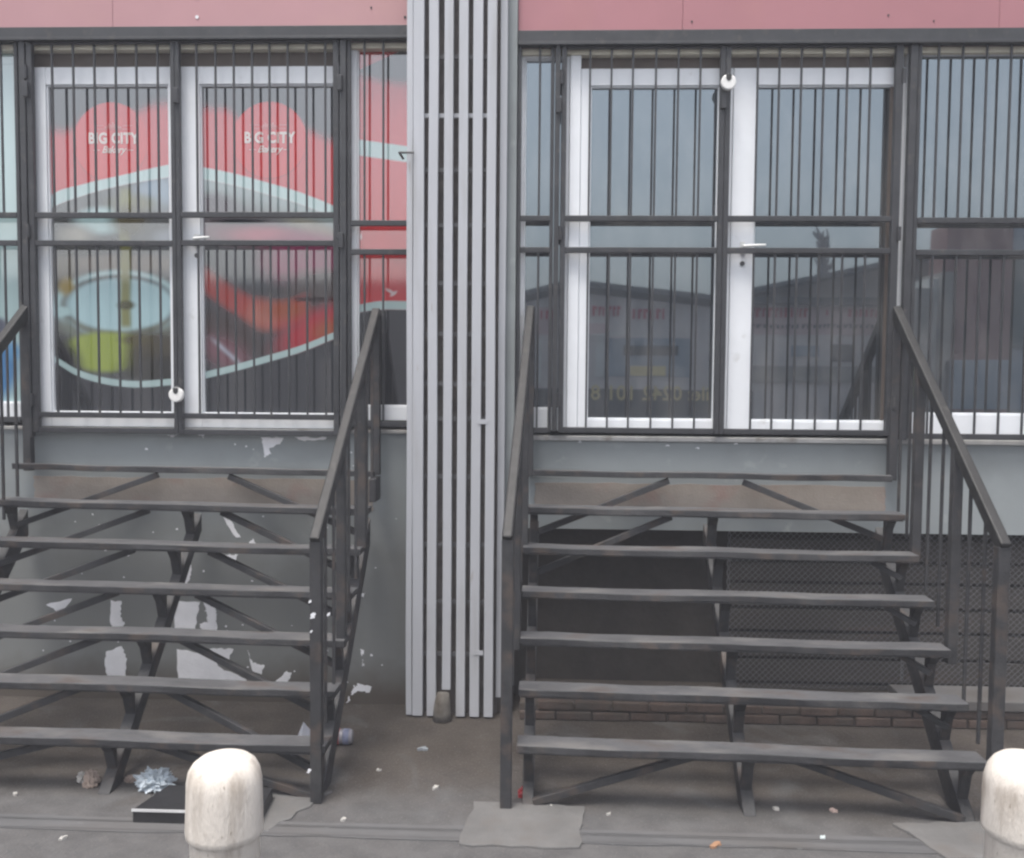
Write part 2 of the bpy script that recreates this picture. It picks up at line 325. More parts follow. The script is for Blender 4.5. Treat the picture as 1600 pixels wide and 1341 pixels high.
# fascia in panels
def fascia(xs, z, m=None):
    b = MB()
    for a, c in zip(xs[:-1], xs[1:]): b.box(a+.0007, c-.0007, .0, .3, z, 6.2)
    b.build('fascia', m or M_FASC, bld, .003)
def specks(pts):
    for x, y, q, mi in pts:
        b = MB(); a, z = onY(x, y, 0); b.prism([(a+q*math.cos(k*1.05), z+q*math.sin(k*1.05)) for k in range(6)], 'y', -.004, .002); b.build('fixing', (M_PEEL, M_PADD)[mi], bld)
specks([(308,27,.011,0),(308,-3,.01,0),(580,12,.006,1),(1081,34,.006,1),(1388,24,.006,1),(1459,33,.005,1),(633,27,.008,1)])
fascia([-9, -5.2, X_(176, 20, 0), PXL+.04], 4.135)
fascia([PXR, X_(1067, 20, 0), X_(1067, 20, 0)+1.83, 5.0, 9], 4.098, M_FASC2)
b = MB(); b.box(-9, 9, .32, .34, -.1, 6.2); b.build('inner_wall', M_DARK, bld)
b = MB(); b.box(-9, 9, -.0, 3.0, 6.2, 6.35); b.build('roof', M_SILL, bld)

# --- opening below the right-hand floor: boards, brick kerb, wire mesh
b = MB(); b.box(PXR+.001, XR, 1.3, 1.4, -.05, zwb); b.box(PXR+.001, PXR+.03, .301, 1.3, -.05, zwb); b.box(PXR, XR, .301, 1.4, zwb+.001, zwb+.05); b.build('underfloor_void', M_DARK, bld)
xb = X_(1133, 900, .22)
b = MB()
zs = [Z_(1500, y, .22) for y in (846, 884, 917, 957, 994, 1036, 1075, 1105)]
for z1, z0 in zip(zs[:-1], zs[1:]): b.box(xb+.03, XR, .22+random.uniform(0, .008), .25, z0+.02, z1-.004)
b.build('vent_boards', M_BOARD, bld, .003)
b = MB(); z0, z1 = .14, zwb
c = .038
for sgn in (1, -1):
    k = xb-1.2
    while k < 5.6:
        x0, x1 = k, k+(z1-z0)
        za, zb = (z0, z1) if sgn > 0 else (z1, z0)
        if x0 < xb: za = za+(zb-za)*(xb-x0)/(x1-x0); x0 = xb
        if x1 > x0: b.bar((x0, .115+.003*sgn, za), (x1, .115+.003*sgn, zb), .0026, .0026, (0, 1, 0))
        k += c
b.build('wire_mesh', M_WIRE, bld)
def zigzag(x, za, zb, y):             # twisted selvedge of the mesh
    b = MB()
    for ph in (0, math.pi):
        b.tube([(x+.009*math.sin(ph+t*.9), y+.006*math.cos(ph+t*.9), za+(zb-za)*t/60) for t in range(61)], .003, 5)
    return b
zigzag(xb, .14, zwb, .11).build('mesh_edge_wire', M_WIRE, bld)
zigzag(X_(1411, 1000, .1), .2, .62, .10).build('mesh_edge_wire', M_WIRE, bld)
b = MB(); b.box(PXR+.05, XR, -.135, .35, -.05, .10, 1)
x = PXR+.055; row = 0
for row in range(2):
    x = PXR+.05+row*.11
    while x < 3.4:
        w = .21+random.uniform(-.006, .006); b.box(x, x+w, -.15+random.uniform(-.008, .006), -.02, .004+row*.058, .054+row*.058+random.uniform(-.006, .004), 0); x += w+.012
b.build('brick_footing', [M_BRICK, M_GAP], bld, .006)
b = MB(); b.box(2.12, XR, -.17, .12, .115, .175); b.build('footing_ledge', M_BAND, bld, .006)

# --- lintel strips over the doors and windows
for a, c, s in (((40,75),(634,75),-1), ((818,83),(1700,83),1)):
    x0, x1 = (-9 if s < 0 else PXR), (PXL+.1 if s < 0 else 9)
    zt = 4.06 if s < 0 else 4.02
    zc = Z_(150, 81, WY) if s < 0 else Z_(1000, 88, WY)
    zb_ = Z_(150, 104, FY) if s < 0 else Z_(1000, 107, FY)
    b = MB(); b.box(x0, x1, .026, .3, zc, 4.05 if s < 0 else 4.01); b.build('lintel', M_CREAM, bld, .002)
    xa, xc = (-3.24, -1.30) if s < 0 else (.07, 2.02)
    b = MB(); b.box(xa, xc, WY+.03, .3, zb_-.02, zc-.001); b.build('door_head_strip', M_BROWN, bld)  # dark brown strip set back above the door head

# ------------------------------------------------------------------ printed graphics of the left shop front
def sm(a, b, v): t = np.clip((v-a)/(b-a), 0, 1); return t*t*(3-2*t)
def curve(xs, ys, x):   # smooth interpolation
    xs, ys = np.array(xs, float), np.array(ys, float); d = np.gradient(ys, xs)
    i = np.clip(np.searchsorted(xs, x)-1, 0, len(xs)-2); h = xs[i+1]-xs[i]; t = (x-xs[i])/h
    return (2*t**3-3*t**2+1)*ys[i]+(t**3-2*t**2+t)*h*d[i]+(-2*t**3+3*t**2)*ys[i+1]+(t**3-t**2)*h*d[i+1]
RED = np.array((.47, .035, .04)); INK = np.array((.03, .032, .036)); ICE = np.array((.36, .50, .51)); PAPER = np.array((.40, .53, .53))
GREY = np.array((.10, .105, .105))
def lerp(c, k, col): return c*(1-k[:, None])+np.asarray(col)*k[:, None]
def blob(x, y, cx, cy, rx, ry, soft=.3, rot=0.):
    c, s = math.cos(rot), math.sin(rot); u = ((x-cx)*c+(y-cy)*s)/rx; v = (-(x-cx)*s+(y-cy)*c)/ry
    return 1-sm(1-soft, 1+soft, np.sqrt(u*u+v*v))
def wob(x, y, s, seed):
    r = np.random.default_rng(seed); o = 0
    for k in range(5):
        a, b, ph = r.normal(0, 1/s, 2).tolist()+[r.uniform(0, 6.28)]; o = o+np.sin(a*x+b*y+ph)
    return o/5
def paint_left(x, y):
    c = np.tile(INK, (len(x), 1))
    top = curve([60,80,112,130,212,240,270], [210,206,204,185,176,164,160], x)+3*wob(x, y, 26, 1)
    c = lerp(c, sm(-14, 14, y-top), RED)
    c = lerp(c, blob(x, y, 173, 222, 58, 62, .015), np.array((.53, .028, .03)))
    ring = np.exp(-((np.hypot((x-173)/58, (y-222)/62)-1)/.012)**2)*sm(230, 260, y); c = lerp(c, ring*.5, INK)
    s0 = curve([60,80,130,190,265,300], [322,305,288,274,257,250], x); s1 = curve([60,80,130,190,265,300], [340,326,306,290,277,270], x)
    body = np.tile(GREY, (len(x), 1))*(1+.25*wob(x, y, 30, 2))[:, None]
    body = lerp(body, blob(x, y, 160, 345, 42, 20, .4), ICE*.9)
    body = lerp(body, blob(x, y, 245, 300, 32, 24, .6), (.21, .27, .33)); body = lerp(body, blob(x, y, 210, 318, 34, 14, .7), (.14, .14, .09))
    body = lerp(body, blob(x, y, 118, 368, 24, 14, .8), (.26, .25, .22)); body = lerp(body, blob(x, y, 262, 372, 22, 12, .7), (.2, .22, .25))
    body = lerp(body, blob(x, y, 190, 412, 110, 14, .5), (.17, .15, .135)); body = lerp(body, blob(x, y, 100, 440, 24, 40, .5), (.12, .11, .09))
    e = np.hypot((x-186)/104, (y-478)/56)
    body = lerp(body, np.exp(-((e-.93)/.075)**2)*(1-sm(470, 520, y)*.5), ICE)
    body = lerp(body, blob(x, y, 182, 512, 92, 24, .3), (.17, .19, .16)); body = lerp(body, blob(x, y, 104, 448, 12, 13, .6), (.30, .23, .08))
    body = lerp(body, blob(x, y, 188, 476, 84, 41, .10), (.37, .52, .55)); body = lerp(body, blob(x, y, 90, 487, 26, 8, .4), ICE)
    body = lerp(body, np.exp(-((np.hypot((x-188)/98, (y-486)/52)-.86)/.05)**2)*sm(490, 505, y), (.20, .25, .24))
    body = lerp(body, blob(x, y, 165, 550, 68, 31, .18)*(1-sm(214, 224, x+3*wob(x, y, 5, 4))), (.27, .33, .085))
    body = lerp(body, blob(x, y, 240, 553, 44, 36, .4), (.075, .068, .05)); body = lerp(body, blob(x, y, 212, 531, 22, 8, .7), (.10, .09, .05))
    stem = np.exp(-((x-196-2*wob(x, y, 16, 6))/9)**4)*sm(285, 300, y)*(1-sm(505, 520, y)); body = lerp(body, stem*(.6+.35*sm(370, 400, y)), (.20, .20, .075))
    body = lerp(body, blob(x, y, 200, 344, 26, 22, .6), (.10, .09, .06)); body = lerp(body, blob(x, y, 255, 578, 60, 22, .5), (.04, .04, .036)); body = lerp(body, blob(x, y, 100, 560, 22, 40, .6, -.5), (.04, .04, .042)); body = lerp(body, blob(x, y, 197, 477, 13, 7, .5), (.10, .10, .06))
    body = np.clip((body-.12)*1.2+.115, .004, .9); k = sm(-1.2, 1.2, y-s1); c = c*(1-k[:, None])+body*k[:, None]
    c = lerp(c, sm(-1.2, 1.2, y-s0)*(1-sm(-1.2, 1.2, y-s1)), PAPER)
    b0 = curve([60,88,120,150,200,265,300], [542,558,577,587,595,592,588], x); c = lerp(c, sm(-1, 1, y-b0-11), INK*1.25); c = lerp(c, sm(-1, 1, y-b0)*(1-sm(-1, 1, y-b0-10)), PAPER)
    return c
def paint_right(x, y):
    c = np.tile(INK, (len(x), 1))
    top = curve([300,330,362,380,460,488,518,540], [170,168,176,196,190,208,222,232], x)+3*wob(x, y, 26, 9)
    c = lerp(c, sm(-14, 14, y-top), RED); c = lerp(c, blob(x, y, 421, 219, 58, 60, .015), np.array((.53, .028, .03)))
    ring = np.exp(-((np.hypot((x-421)/58, (y-219)/60)-1)/.012)**2)*sm(230, 260, y); c = lerp(c, ring*.5, INK)
    s0 = curve([300,320,360,420,470,520,540], [258,262,270,286,301,321,330], x); s1 = s0+19
    body = np.tile(np.array((.135, .14, .145)), (len(x), 1))*(1+.25*wob(x, y, 20, 12))[:, None]
    body = lerp(body, 1-sm(0, 40, y-s1), (.24, .29, .29)); body = lerp(body, blob(x, y, 490, 358, 40, 12, .6, .3), (.24, .235, .19))
    body = lerp(body, blob(x, y, 335, 322, 30, 18, .6), (.09, .075, .085))
    body = lerp(body, blob(x, y, 395, 368, 90, 20, .5, .08), (.17, .10, .115)); body = lerp(body, blob(x, y, 410, 367, 45, 11, .8), (.33, .10, .13))
    body = lerp(body, blob(x, y, 372, 346, 40, 4, .6), INK)
    body = lerp(body, sm(385, 395, y), (.075, .08, .085)); body = lerp(body, blob(x, y, 480, 405, 70, 42, .4), (.22, .055, .10))
    body = lerp(body, blob(x, y, 520, 450, 80, 28, .4), (.10, .088, .085))
    pth = curve([300,330,380,430,480,510,540], [425,445,478,495,480,470,468], x)
    body = lerp(body, np.exp(-((y-pth)/22)**4)*(1-sm(470, 490, x)), (.32, .075, .068)); body = lerp(body, blob(x, y, 410, 492, 22, 20, .9), (.36, .15, .12)); body = lerp(body, blob(x, y, 448, 485, 30, 14, .8), (.27, .085, .05))
    body = lerp(body, np.exp(-((y-468)/3.2)**2)*sm(455, 470, x), (.03, .02, .02)); body = lerp(body, blob(x, y, 352, 520, 66, 26, .5, .45), (.075, .062, .06)); body = lerp(body, blob(x, y, 352, 552, 40, 22, .7, .5), (.17, .09, .105)); body = lerp(body, np.exp(-((y-548-(x-352)*.9)/5)**2)*blob(x, y, 354, 552, 30, 26, .6), (.3, .31, .36))
    body = lerp(body, blob(x, y, 500, 515, 70, 30, .5, -.45), (.34, .05, .06)); body = lerp(body, blob(x, y, 512, 515, 24, 14, .9, -.4), (.29, .09, .05))
    body = np.clip((body-.12)*1.2+.115, .004, .9); k = sm(-1.2, 1.2, y-s1); c = c*(1-k[:, None])+body*k[:, None]
    c = lerp(c, sm(-1.2, 1.2, y-s0)*(1-sm(-1.2, 1.2, y-s1)), PAPER)
    b0 = curve([300,322,370,420,470,520,540], [587,581,569,555,540,520,512], x); c = lerp(c, sm(-1, 1, y-b0-11), INK*1.25); c = lerp(c, sm(-1, 1, y-b0)*(1-sm(-1, 1, y-b0-10.5)), PAPER)
    return c
def paint_side(x, y):
    c = np.tile(RED*1.05, (len(x), 1))
    w0 = 113-(x-553)*.46; w1 = curve([540,560,600,640], [124,123,131,134], x)
    c = lerp(c, sm(-1.2, 1.2, y-w0)*(1-sm(-14, 8, y-w1)), INK*1.2)
    s0 = 217+(x-553)*.14; c = lerp(c, sm(-1, 1, y-s0)*(1-sm(-1, 1, y-s0-25)), PAPER*.96)
    b0 = curve([540,556,590,627,650], [482,477.5,471,470.5,471], x); b1 = curve([540,556,595,627,650], [495,490,484,484,484.5], x)
    c = lerp(c, sm(-1, 1, y-b1), INK*1.2); c = lerp(c, sm(-1, 1, y-b0)*(1-sm(-1, 1, y-b1)), PAPER*.96)
    sq = blob(x, y, 609, 455, 7, 2.2, .5, .5)+blob(x, y, 615, 459, 6, 2.5, .5, -.6)+blob(x, y, 564, 370, 1.5, 5, .6); return lerp(c, np.clip(sq, 0, 1), (.6, .5, .5))
def paint_pale(x, y):
    c = np.tile(np.array((.40, .545, .55)), (len(x), 1))*(1+.03*wob(x, y, 30, 31))[:, None]
    c = lerp(c, np.exp(-((y-101+.05*x)/1.5)**2)*.35, (.2, .27, .28))
    c = lerp(c, blob(x, y, -2, 572, 29, 50, .35), (.06, .20, .42)); c = lerp(c, blob(x, y, 22, 550, 9, 12, .8), (.10, .30, .55)); c = lerp(c, blob(x, y, -6, 512, 20, 16, .3), (.12, .13, .17)); return c

FONT_CACHE = {}
def text_polys(body, size, offset=0.0, shear=0.0, space=1.0):
    cu = bpy.data.curves.new('lettering', 'FONT'); cu.body = body; cu.size = size; cu.offset = offset; cu.shear = shear; cu.space_character = space
    cu.align_x = 'CENTER'; cu.align_y = 'CENTER'; cu.resolution_u = 4
    o = bpy.data.objects.new('lettering', cu); COL.objects.link(o)
    dg = bpy.context.evaluated_depsgraph_get(); me = bpy.data.meshes.new_from_object(o.evaluated_get(dg))
    v = [tuple(q.co) for q in me.vertices]; f = [tuple(p.vertices) for p in me.polygons]
    bpy.data.objects.remove(o); bpy.data.curves.remove(cu); bpy.data.meshes.remove(me)
    return v, f
def graphic(x0, x1, ytop, ybot, fn, parent, Y, emblem=None, step=1.5):
    """a printed pane: a fine grid in the glass plane coloured by its own artwork"""
    X0, X1 = X_(x0, (ytop+ybot)/2, Y), X_(x1, (ytop+ybot)/2, Y); xm = (x0+x1)/2
    Z1, Z0 = Z_(xm, ytop, Y), Z_(xm, ybot, Y)
    nx, nz = int((x1-x0)/step)+1, int((ybot-ytop)/step)+1
    gx, gz = np.meshgrid(np.linspace(X0, X1, nx), np.linspace(Z0, Z1, nz)); gx, gz = gx.ravel(), gz.ravel()
    # the artwork's own sheet coordinates: 1 unit = 1/258 m, laid square to the pane
    d = np.stack([gx-CX, np.full_like(gx, Y-CY), gz-CZ], 1)
    q = d @ np.array([RT[:], DN[:], FW[:]]).T
    u, v = PW/2+F*q[:, 0]/q[:, 2], PH/2+F*q[:, 1]/q[:, 2]
    colr = np.clip(fn(u, v), .004, .9)
    verts = np.stack([gx, np.full_like(gx, Y), gz], 1)
    i = np.arange((nz-1)*nx).reshape(nz-1, nx)[:, :-1].ravel()
    faces = np.stack([i, i+1, i+1+nx, i+nx], 1)
    V = [tuple(p) for p in verts]; Fc = [tuple(int(k) for k in p) for p in faces]; C = [(*p, 1) for p in colr]
    if emblem:
        ex, ey = emblem; cx, cz = onY(ex, ey, Y); cream = (.62, .53, .49, 1)
        def put(body, size, dx, dz, sy=1.0, **k):
            vv, ff = text_polys(body, size, **k); b0 = len(V)
            for p in vv: V.append((cx+dx+p[0], Y-.0012, cz+dz+p[1]*sy)); C.append(cream)
            for p in ff: Fc.append(tuple(b0+t for t in p))
        def rect(x0, x1, z0, z1, col=cream):
            b0 = len(V)
            for p in ((x0, z0), (x1, z0), (x1, z1), (x0, z1)): V.append((cx+p[0], Y-.0014, cz+p[1])); C.append(col)
            Fc.append((b0, b0+1, b0+2, b0+3))
        put('BIG CITY', .0745, 0, 0, sy=1.2, offset=.0028, space=1.06)
        for hx in () and (-.128, -.108, -.083, .022, .058, .083, .118):      # slab feet of the letters
            rect(hx-.010, hx+.010, -.034, -.028); rect(hx-.010, hx+.010, .026, .031)
        put('Bakery', .058, .0, -.068, offset=.001, shear=.35, space=.9)
        rect(-.125, -.085, -.071, -.068); rect(.085, .125, -.071, -.068)
        faint = (.56, .19, .18, 1)
        for t in range(9):                                             # faint skyline emblem above the words
            h = (.012, .02, .03, .024, .038, .026, .032, .018, .012)[t]; rect(-.052+t*.0118, -.043+t*.0118, .062, .062+h, faint)
        rect(-.12, -.06, .078, .081, faint); rect(.06, .12, .078, .081, faint); rect(-.10, .10, .056, .059, faint)
    me = bpy.data.meshes.new('window_graphic'); o = bpy.data.objects.new('window_graphic', me); COL.objects.link(o); o.parent = parent
    base = Vector((0, 0, 0)); pq = parent
    while pq is not None: base += pq.location; pq = pq.parent
    me.from_pydata([(p[0]-base.x, p[1]-base.y, p[2]-base.z) for p in V], [], Fc); me.materials.append(M_GRAPH)
    a = me.color_attributes.new('ink', 'FLOAT_COLOR', 'POINT'); a.data.foreach_set('color', np.array(C, np.float32).ravel())
    return o

# ------------------------------------------------------------------ doors and windows (parts of the building)
def pane(x0, x1, ztop, zbot, parent):
    b = MB(); b.box(x0, x1, GY, GY+.006, zbot, ztop); b.build('glass_pane', M_GLASS, parent)
def frame_mb(x0, x1, z0, z1, wl_, wr_, wt, wb, y0=FY, y1=.12):
    b = MB(); b.box(x0, x0+wl_, y0, y1, z0, z1); b.box(x1-wr_, x1, y0, y1, z0, z1)
    b.box(x0+wl_+.0005, x1-wr_-.0005, y0+.002, y1, z1-wt, z1); b.box(x0+wl_+.0005, x1-wr_-.0005, y0+.002, y1, z0, z0+wb)
    # glazing beads
    g = .010; a0, a1, c0, c1 = x0+wl_, x1-wr_, z0+wb, z1-wt
    b.box(a0+.001, a0+g, y0+.012, y1-.02, c0+.001, c1-.001); b.box(a1-g, a1-.001, y0+.012, y1-.02, c0+.001, c1-.001)
    b.box(a0+g, a1-g, y0+.012, y1-.02, c1-g, c1-.001); b.box(a0+g, a1-g, y0+.012, y1-.02, c0+.001, c0+g)
    return b
def handle(parent, px, py, tip):
    x, z = onY(px, py, FY); xt = X_(tip, py, FY)
    b = MB(); b.box(x-.014, x+.014, FY-.010, FY-.001, z-.045, z+.03)
    b.tube([(x, FY-.008, z), (x, FY-.05, z)], .009, 10)
    b.tube([(x-.005, FY-.05, z-.002), (x+(xt-x)*.5, FY-.052, z+.002), (xt, FY-.046, z+.006)], .009, 10, radii=[.010, .009, .007])
    b.build('handle', M_HANDLE, parent, .002)
    b = MB(); b.tube([(x, FY-.001, z-.10), (x, FY-.012, z-.10)], .014, 14); b.box(x-.004, x+.004, FY-.016, FY-.012, z-.112, z-.088); b.build('lock_cylinder', M_BRK, parent)
# left double door
zt, zb = Z_(290, 104, FY), Z_(290, 668, FY)
xm = X_(281.5, 385, FY); xl, xr = X_(57, 385, FY), X_(547, 385, FY)
d1 = frame_mb(xl, xm-.002, zb, zt, .075, .06, .105, .085).build('door_leaf', M_WHITE, bld, .003)
graphic(74, 268, 128, 648, paint_left, d1, GY, (177, 217))
d2 = frame_mb(xm+.002, xr, zb, zt, .125, .095, .105, .085).build('door_leaf', M_WHITE, bld, .003)
graphic(312, 526, 127, 652, paint_right, d2, GY, (421, 216))
handle(d2, 308, 374, 331)
# right double door
zt, zb = Z_(1000, 107, FY), Z_(1000, 673, FY)
xm = X_(1141, 385, FY); xl, xr = X_(905, 385, FY), X_(1408, 385, FY)
b = MB(); b.box(X_(888, 385, FY), xl-.001, FY-.012, .12, zb, Z_(890, 82, FY)); b.build('door_frame', M_WHITE, bld, .003)
b = MB(); b.box(xr+.002, X_(1420, 385, FY), FY-.005, .12, zb, Z_(1400, 84, FY)); b.build('door_frame', M_WHITE, bld, .003)
d3 = frame_mb(xl, xm-.002, zb, zt, .055, .075, .10, .065).build('door_leaf', M_WHITE, bld, .003)
pane(xl+.05, xm-.07, zt-.09, zb+.06, d3)
d4 = frame_mb(xm+.002, xr, zb, zt, .135, .055, .10, .065).build('door_leaf', M_WHITE, bld, .003)
pane(xm+.13, xr-.05, zt-.09, zb+.06, d4)
b = MB(); b.box(xr-.083, xr-.0655, FY+.01, GY-.002, zb+.08, zt-.11); b.build('dark_strip', M_BROWN, d4)  # narrow dark brown strip along the right edge of the glass
handle(d4, 1160, 386, 1194)
# side lights
def window(x0, x1, ztop, zbot, wl_, wr_, wt, wb):
    return frame_mb(x0, x1, zbot, ztop, wl_, wr_, wt, wb).build('window', M_WHITE, bld, .003)
zA = Z_(590, 66, FY); zB = Z_(590, 657, FY)
w1 = window(xr_ := X_(549, 385, FY), PXL+.16, zA, zB, .035, .04, .03, .085)
graphic(551, 640, 70, 636, paint_side, w1, GY)
w2 = window(-5.2, X_(47, 385, FY), zA, zB, .05, .055, .03, .085)
graphic(-60, 36, 64, 634, paint_pale, w2, GY, step=2)
b = MB(); b.box(-5.1, X_(-60, 385, GY)-.002, GY, GY+.005, zB+.09, zA-.03); b.build('glass_pane', M_GLASS, w2)
zA = Z_(1000, 80, FY); zB = Z_(1000, 674, FY)
w3 = window(PXR+.002, X_(888, 385, FY)-.002, zA, zB, .04, .03, .04, .13); pane(PXR+.03, X_(888, 385, FY)-.03, zA-.03, zB+.12, w3)
w4 = window(X_(1420, 385, FY)+.002, 5.0, zA+.01, zB-.005, .015, .05, .03, .125); pane(X_(1420, 385, FY)+.015, 4.96, zA-.02, zB+.115, w4)

# ------------------------------------------------------------------ the slatted pillar between the two fronts
PY = -.16
pil = thing('slatted_pillar', (-.58, -.05, 0), 'pale grey pillar clad in tall vertical steel slats, between the two staircases', 'pillar')
b = MB(); b.box(-.80, -.30, -.06, .05, 0, 6.0); b.build('pillar_core', M_CORE, pil)
slats = [((637,100),(633,1100),(646,100),(643,1100),1117,PY+.012), ((646.5,100),(643.5,1100),(664,100),(659,1100),1120,PY), ((672,100),(664.6,1100),(687,100),(679,1100),1121,PY),
         ((698,100),(687,1060),(712,100),(700.6,1060),1078,PY), ((721,100),(709,1100),(735,100),(723.6,1100),1126,PY), ((744,100),(729,1100),(758,100),(745,1100),1126,PY),
         ((766,100),(751,1100),(781,100),(765,1100),1127,PY), ((785,100),(771,1080),(797,100),(781,1080),1090,PY+.07)]
for a, a2, c, c2, yb, Y in slats:
    x0 = (X_(*a, Y)+X_(*a2, Y))/2; x1 = (X_(*c, Y)+X_(*c2, Y))/2
    zb2 = max(.012, Z_(x0*265+850, yb, Y)); b = MB(); NS = 14; q0 = x0*31
    for i in range(NS):
        za, zc2 = zb2+(6.1-zb2)*i/NS, zb2+(6.1-zb2)*(i+1)/NS; f = lambda z: mnoise.noise(Vector((q0, z*.9, 0)))*.004
        da, dc = f(za), f(zc2); ga, gc = f(za+40), f(zc2+40)
        if i == 0: b.v += [(x0+da, Y+ga, za), (x1+da, Y+ga, za), (x1+da, Y+.03+ga, za), (x0+da, Y+.03+ga, za)]
        b.v += [(x0+dc, Y+gc, zc2), (x1+dc, Y+gc, zc2), (x1+dc, Y+.03+gc, zc2), (x0+dc, Y+.03+gc, zc2)]
        for k in range(4): b.f.append((i*4+k, i*4+(k+1) % 4, i*4+4+(k+1) % 4, i*4+4+k)); b.mi.append(0)
    b.f += [(0, 3, 2, 1), (NS*4, NS*4+1, NS*4+2, NS*4+3)]; b.mi += [0, 0]; b.build('slat', M_SLAT, pil, .003)
for y in (-60, 89, 181, 266, 352, 443, 522, 600, 654, 745, 851, 940, 1022):
    z = Z_(715, y, PY+.04); b = MB(); b.box(-.80, -.32, PY+.034, PY+.05, z-.012, z+.012); b.build('cross_bar', M_BRK if y != 181 else M_SLAT, pil)
for px, py in ((754, 659), (747, 1020)):
    x, z = onY(px, py, PY); b = MB(); b.box(x-.03, x+.03, PY-.004, PY-.001, z-.014, z+.014); b.build('tie_plate', M_SLAT, pil)
# stub of concrete at the foot of the short slat
x, z = onY(691, 1100, PY-.04)
st = thing('concrete_stub', (x, PY-.03, 0), 'rough conical concrete lump at the foot of the slatted pillar', 'concrete stub')
b = MB(); b.tube([(x, PY-.035, 0), (x, PY-.035, .05), (x, PY-.032, .11), (x+.003, PY-.03, .165)], .05, 12, radii=[.056, .054, .047, .036]); o = b.build('lump', M_STUB, st, smooth=True)
for v in o.data.vertices: v.co += Vector(mnoise.noise_vector(v.co*30+Vector((3, 1, 2))))*.007

# ------------------------------------------------------------------ burglar-bar screens with gates
def screen(label, loc, hx0, hx1, hz0, hz1):
    t = thing('security_gate', loc, label, 'security gate', 'barred screens before the shop fronts')
    b = MB(); b.box(hx0, hx1, -.045, .02, hz0, hz1); b.box(hx0, hx1, -.05, -.046, hz0-.004, hz0+.012); b.build('header_beam', M_BLACK, t, .003); return t
def bars(parent, xs, spans, Y=0.0, w=.0115):
    for x in xs:
        for z0, z1 in spans: MB().box(x-w/2, x+w/2, Y-w/2, Y+w/2, z0, z1).build('bar', M_BLACK, parent)
def post(t, x, z0, z1, w=.036): MB().box(x-w/2, x+w/2, -.028, .020, z0, z1).build('post', M_BLACK, t, .003)
def leaf(t, x0, x1, z0, z1, rails, barx, wl_=.034, wr_=.034, low=None, hx=None):
    b = MB(); h = .033
    b.box(x0, x0+wl_, -.02, .018, z0, z1); b.box(x1-wr_, x1, -.02, .018, z0, z1)
    b.box(x0+wl_+.0005, x1-wr_-.0005, -.017, .015, z1-.010, z1)
    for z in [z0+h/2]+rails: b.box(x0+wl_+.0005, x1-wr_-.0005, -.017, .015, z-h/2, z+h/2)
    lo = z0+h
    if low is not None: b.box(x0+wl_+.0005, x1-wr_-.0005, -.017, .015, low-h/2, low+h/2); lo = low+h/2
    lf = b.build('gate_leaf', M_BLACK, t, .003)
    r0, r1 = max(rails), min(rails)
    bars(lf, barx, [(r0+h/2, z1-.01), (lo, r1-h/2)])
    # hinges and the hasp
    for z in (z1-.18, (z0+z1)/2+.05, z0+.2):
        MB().tube([(hx, -.028, z-.04), (hx, -.028, z+.04)], .011, 8).build('hinge', M_BLACK, lf)
    return lf
def grille(t, x0, x1, z0, z1, rails, barx):
    b = MB(); h = .033
    b.box(x0, x0+.022, -.012, .014, z0, z1); b.box(x1-.022, x1, -.012, .014, z0, z1)
    for z in rails+[z0+.012]: b.box(x0+.0225, x1-.0225, -.014, .014, z-h/2, z+h/2)
    g = b.build('fixed_grille', M_BLACK, t, .003); bars(g, barx, [(max(rails)+h/2, z1), (z0+.02, min(rails)-h/2)])
def bx(l, y): return [X_(x, y, 0) for x in l]

Zl1, Zl2 = 3.018, 2.849
sL = screen('left barred steel security gate in front of the red printed shop doors', (-2.25, 0, 1.7), -6, -.845, 4.055, 4.128)
post(sL, X_(40.5, 188, 0)*.5+X_(48, 407, 0)*.5-.012, 1.66, 4.055); post(sL, X_(537.5, 188, 0), 1.70, 4.055)
xe, xd, xf = -3.178, -2.268, X_(530, 188, 0)
leaf(sL, xe, xd-.001, 1.69, 4.05, [Zl1, Zl2], bx([83,116,149,182,214.5,247.5], 200), .034, .026, 1.80, xe+.001)
leaf(sL, xd+.001, xf, 1.685, 4.05, [Zl1+.004, Zl2+.004], bx([308,337.5,366,394.5,421.5,450,479,508.5], 200), .026, .034, 1.80, xf-.001)
grille(sL, X_(543, 385, 0)-.0, -.84, 1.75, 4.052, [Z_(590, 349, 0), Z_(590, 394, 0)], bx([569.5, 599], 200))
grille(sL, -5.2, X_(37, 385, 0)-.012, 1.755, 4.052, [Zl1, Zl2], [X_(4.5, 250, 0)-k*.132 for k in range(14)])
Zr1, Zr2 = 3.004, 2.817
sR = screen('right barred steel security gate in front of the dark reflecting glass doors', (1.0, 0, 1.7), -.202, 5.0, 4.012, 4.092)
post(sR, .035, 1.73, 4.012, .03); post(sR, X_(1423.5, 188, 0), 1.70, 4.012, .042)
xc, xb_, xa = .058, 1.021, X_(1408, 188, 0)
leaf(sR, xc, xb_-.001, 1.722, 4.008, [Zr1, Zr2], bx([922.5,956,989.5,1025.5,1060.5,1095], 85), .03, .03, hx=xc+.001)
leaf(sR, xb_+.001, xa, 1.722, 4.008, [Zr1, Zr2], bx([1184.7,1218.5,1253,1288,1325,1361], 80), .03, .044, hx=xa-.001)
grille(sR, -.202, .015, 1.722, 4.01, [Zr1, Zr2], bx([844], 80))
grille(sR, X_(1430, 188, 0)+.004, 4.2, 1.71, 4.01, [Zr1-.008, Zr2-.008], [X_(1467.2, 80, 0)+k*.1385 for k in range(14)])
x, z = onY(630, 248, -.02); x2 = X_(647, 248, -.17); MB().tube([(x, -.02, z), (x, -.175, z), (x2, -.175, z)], .007, 6).build('fixing_pin', M_BLACK, sL)
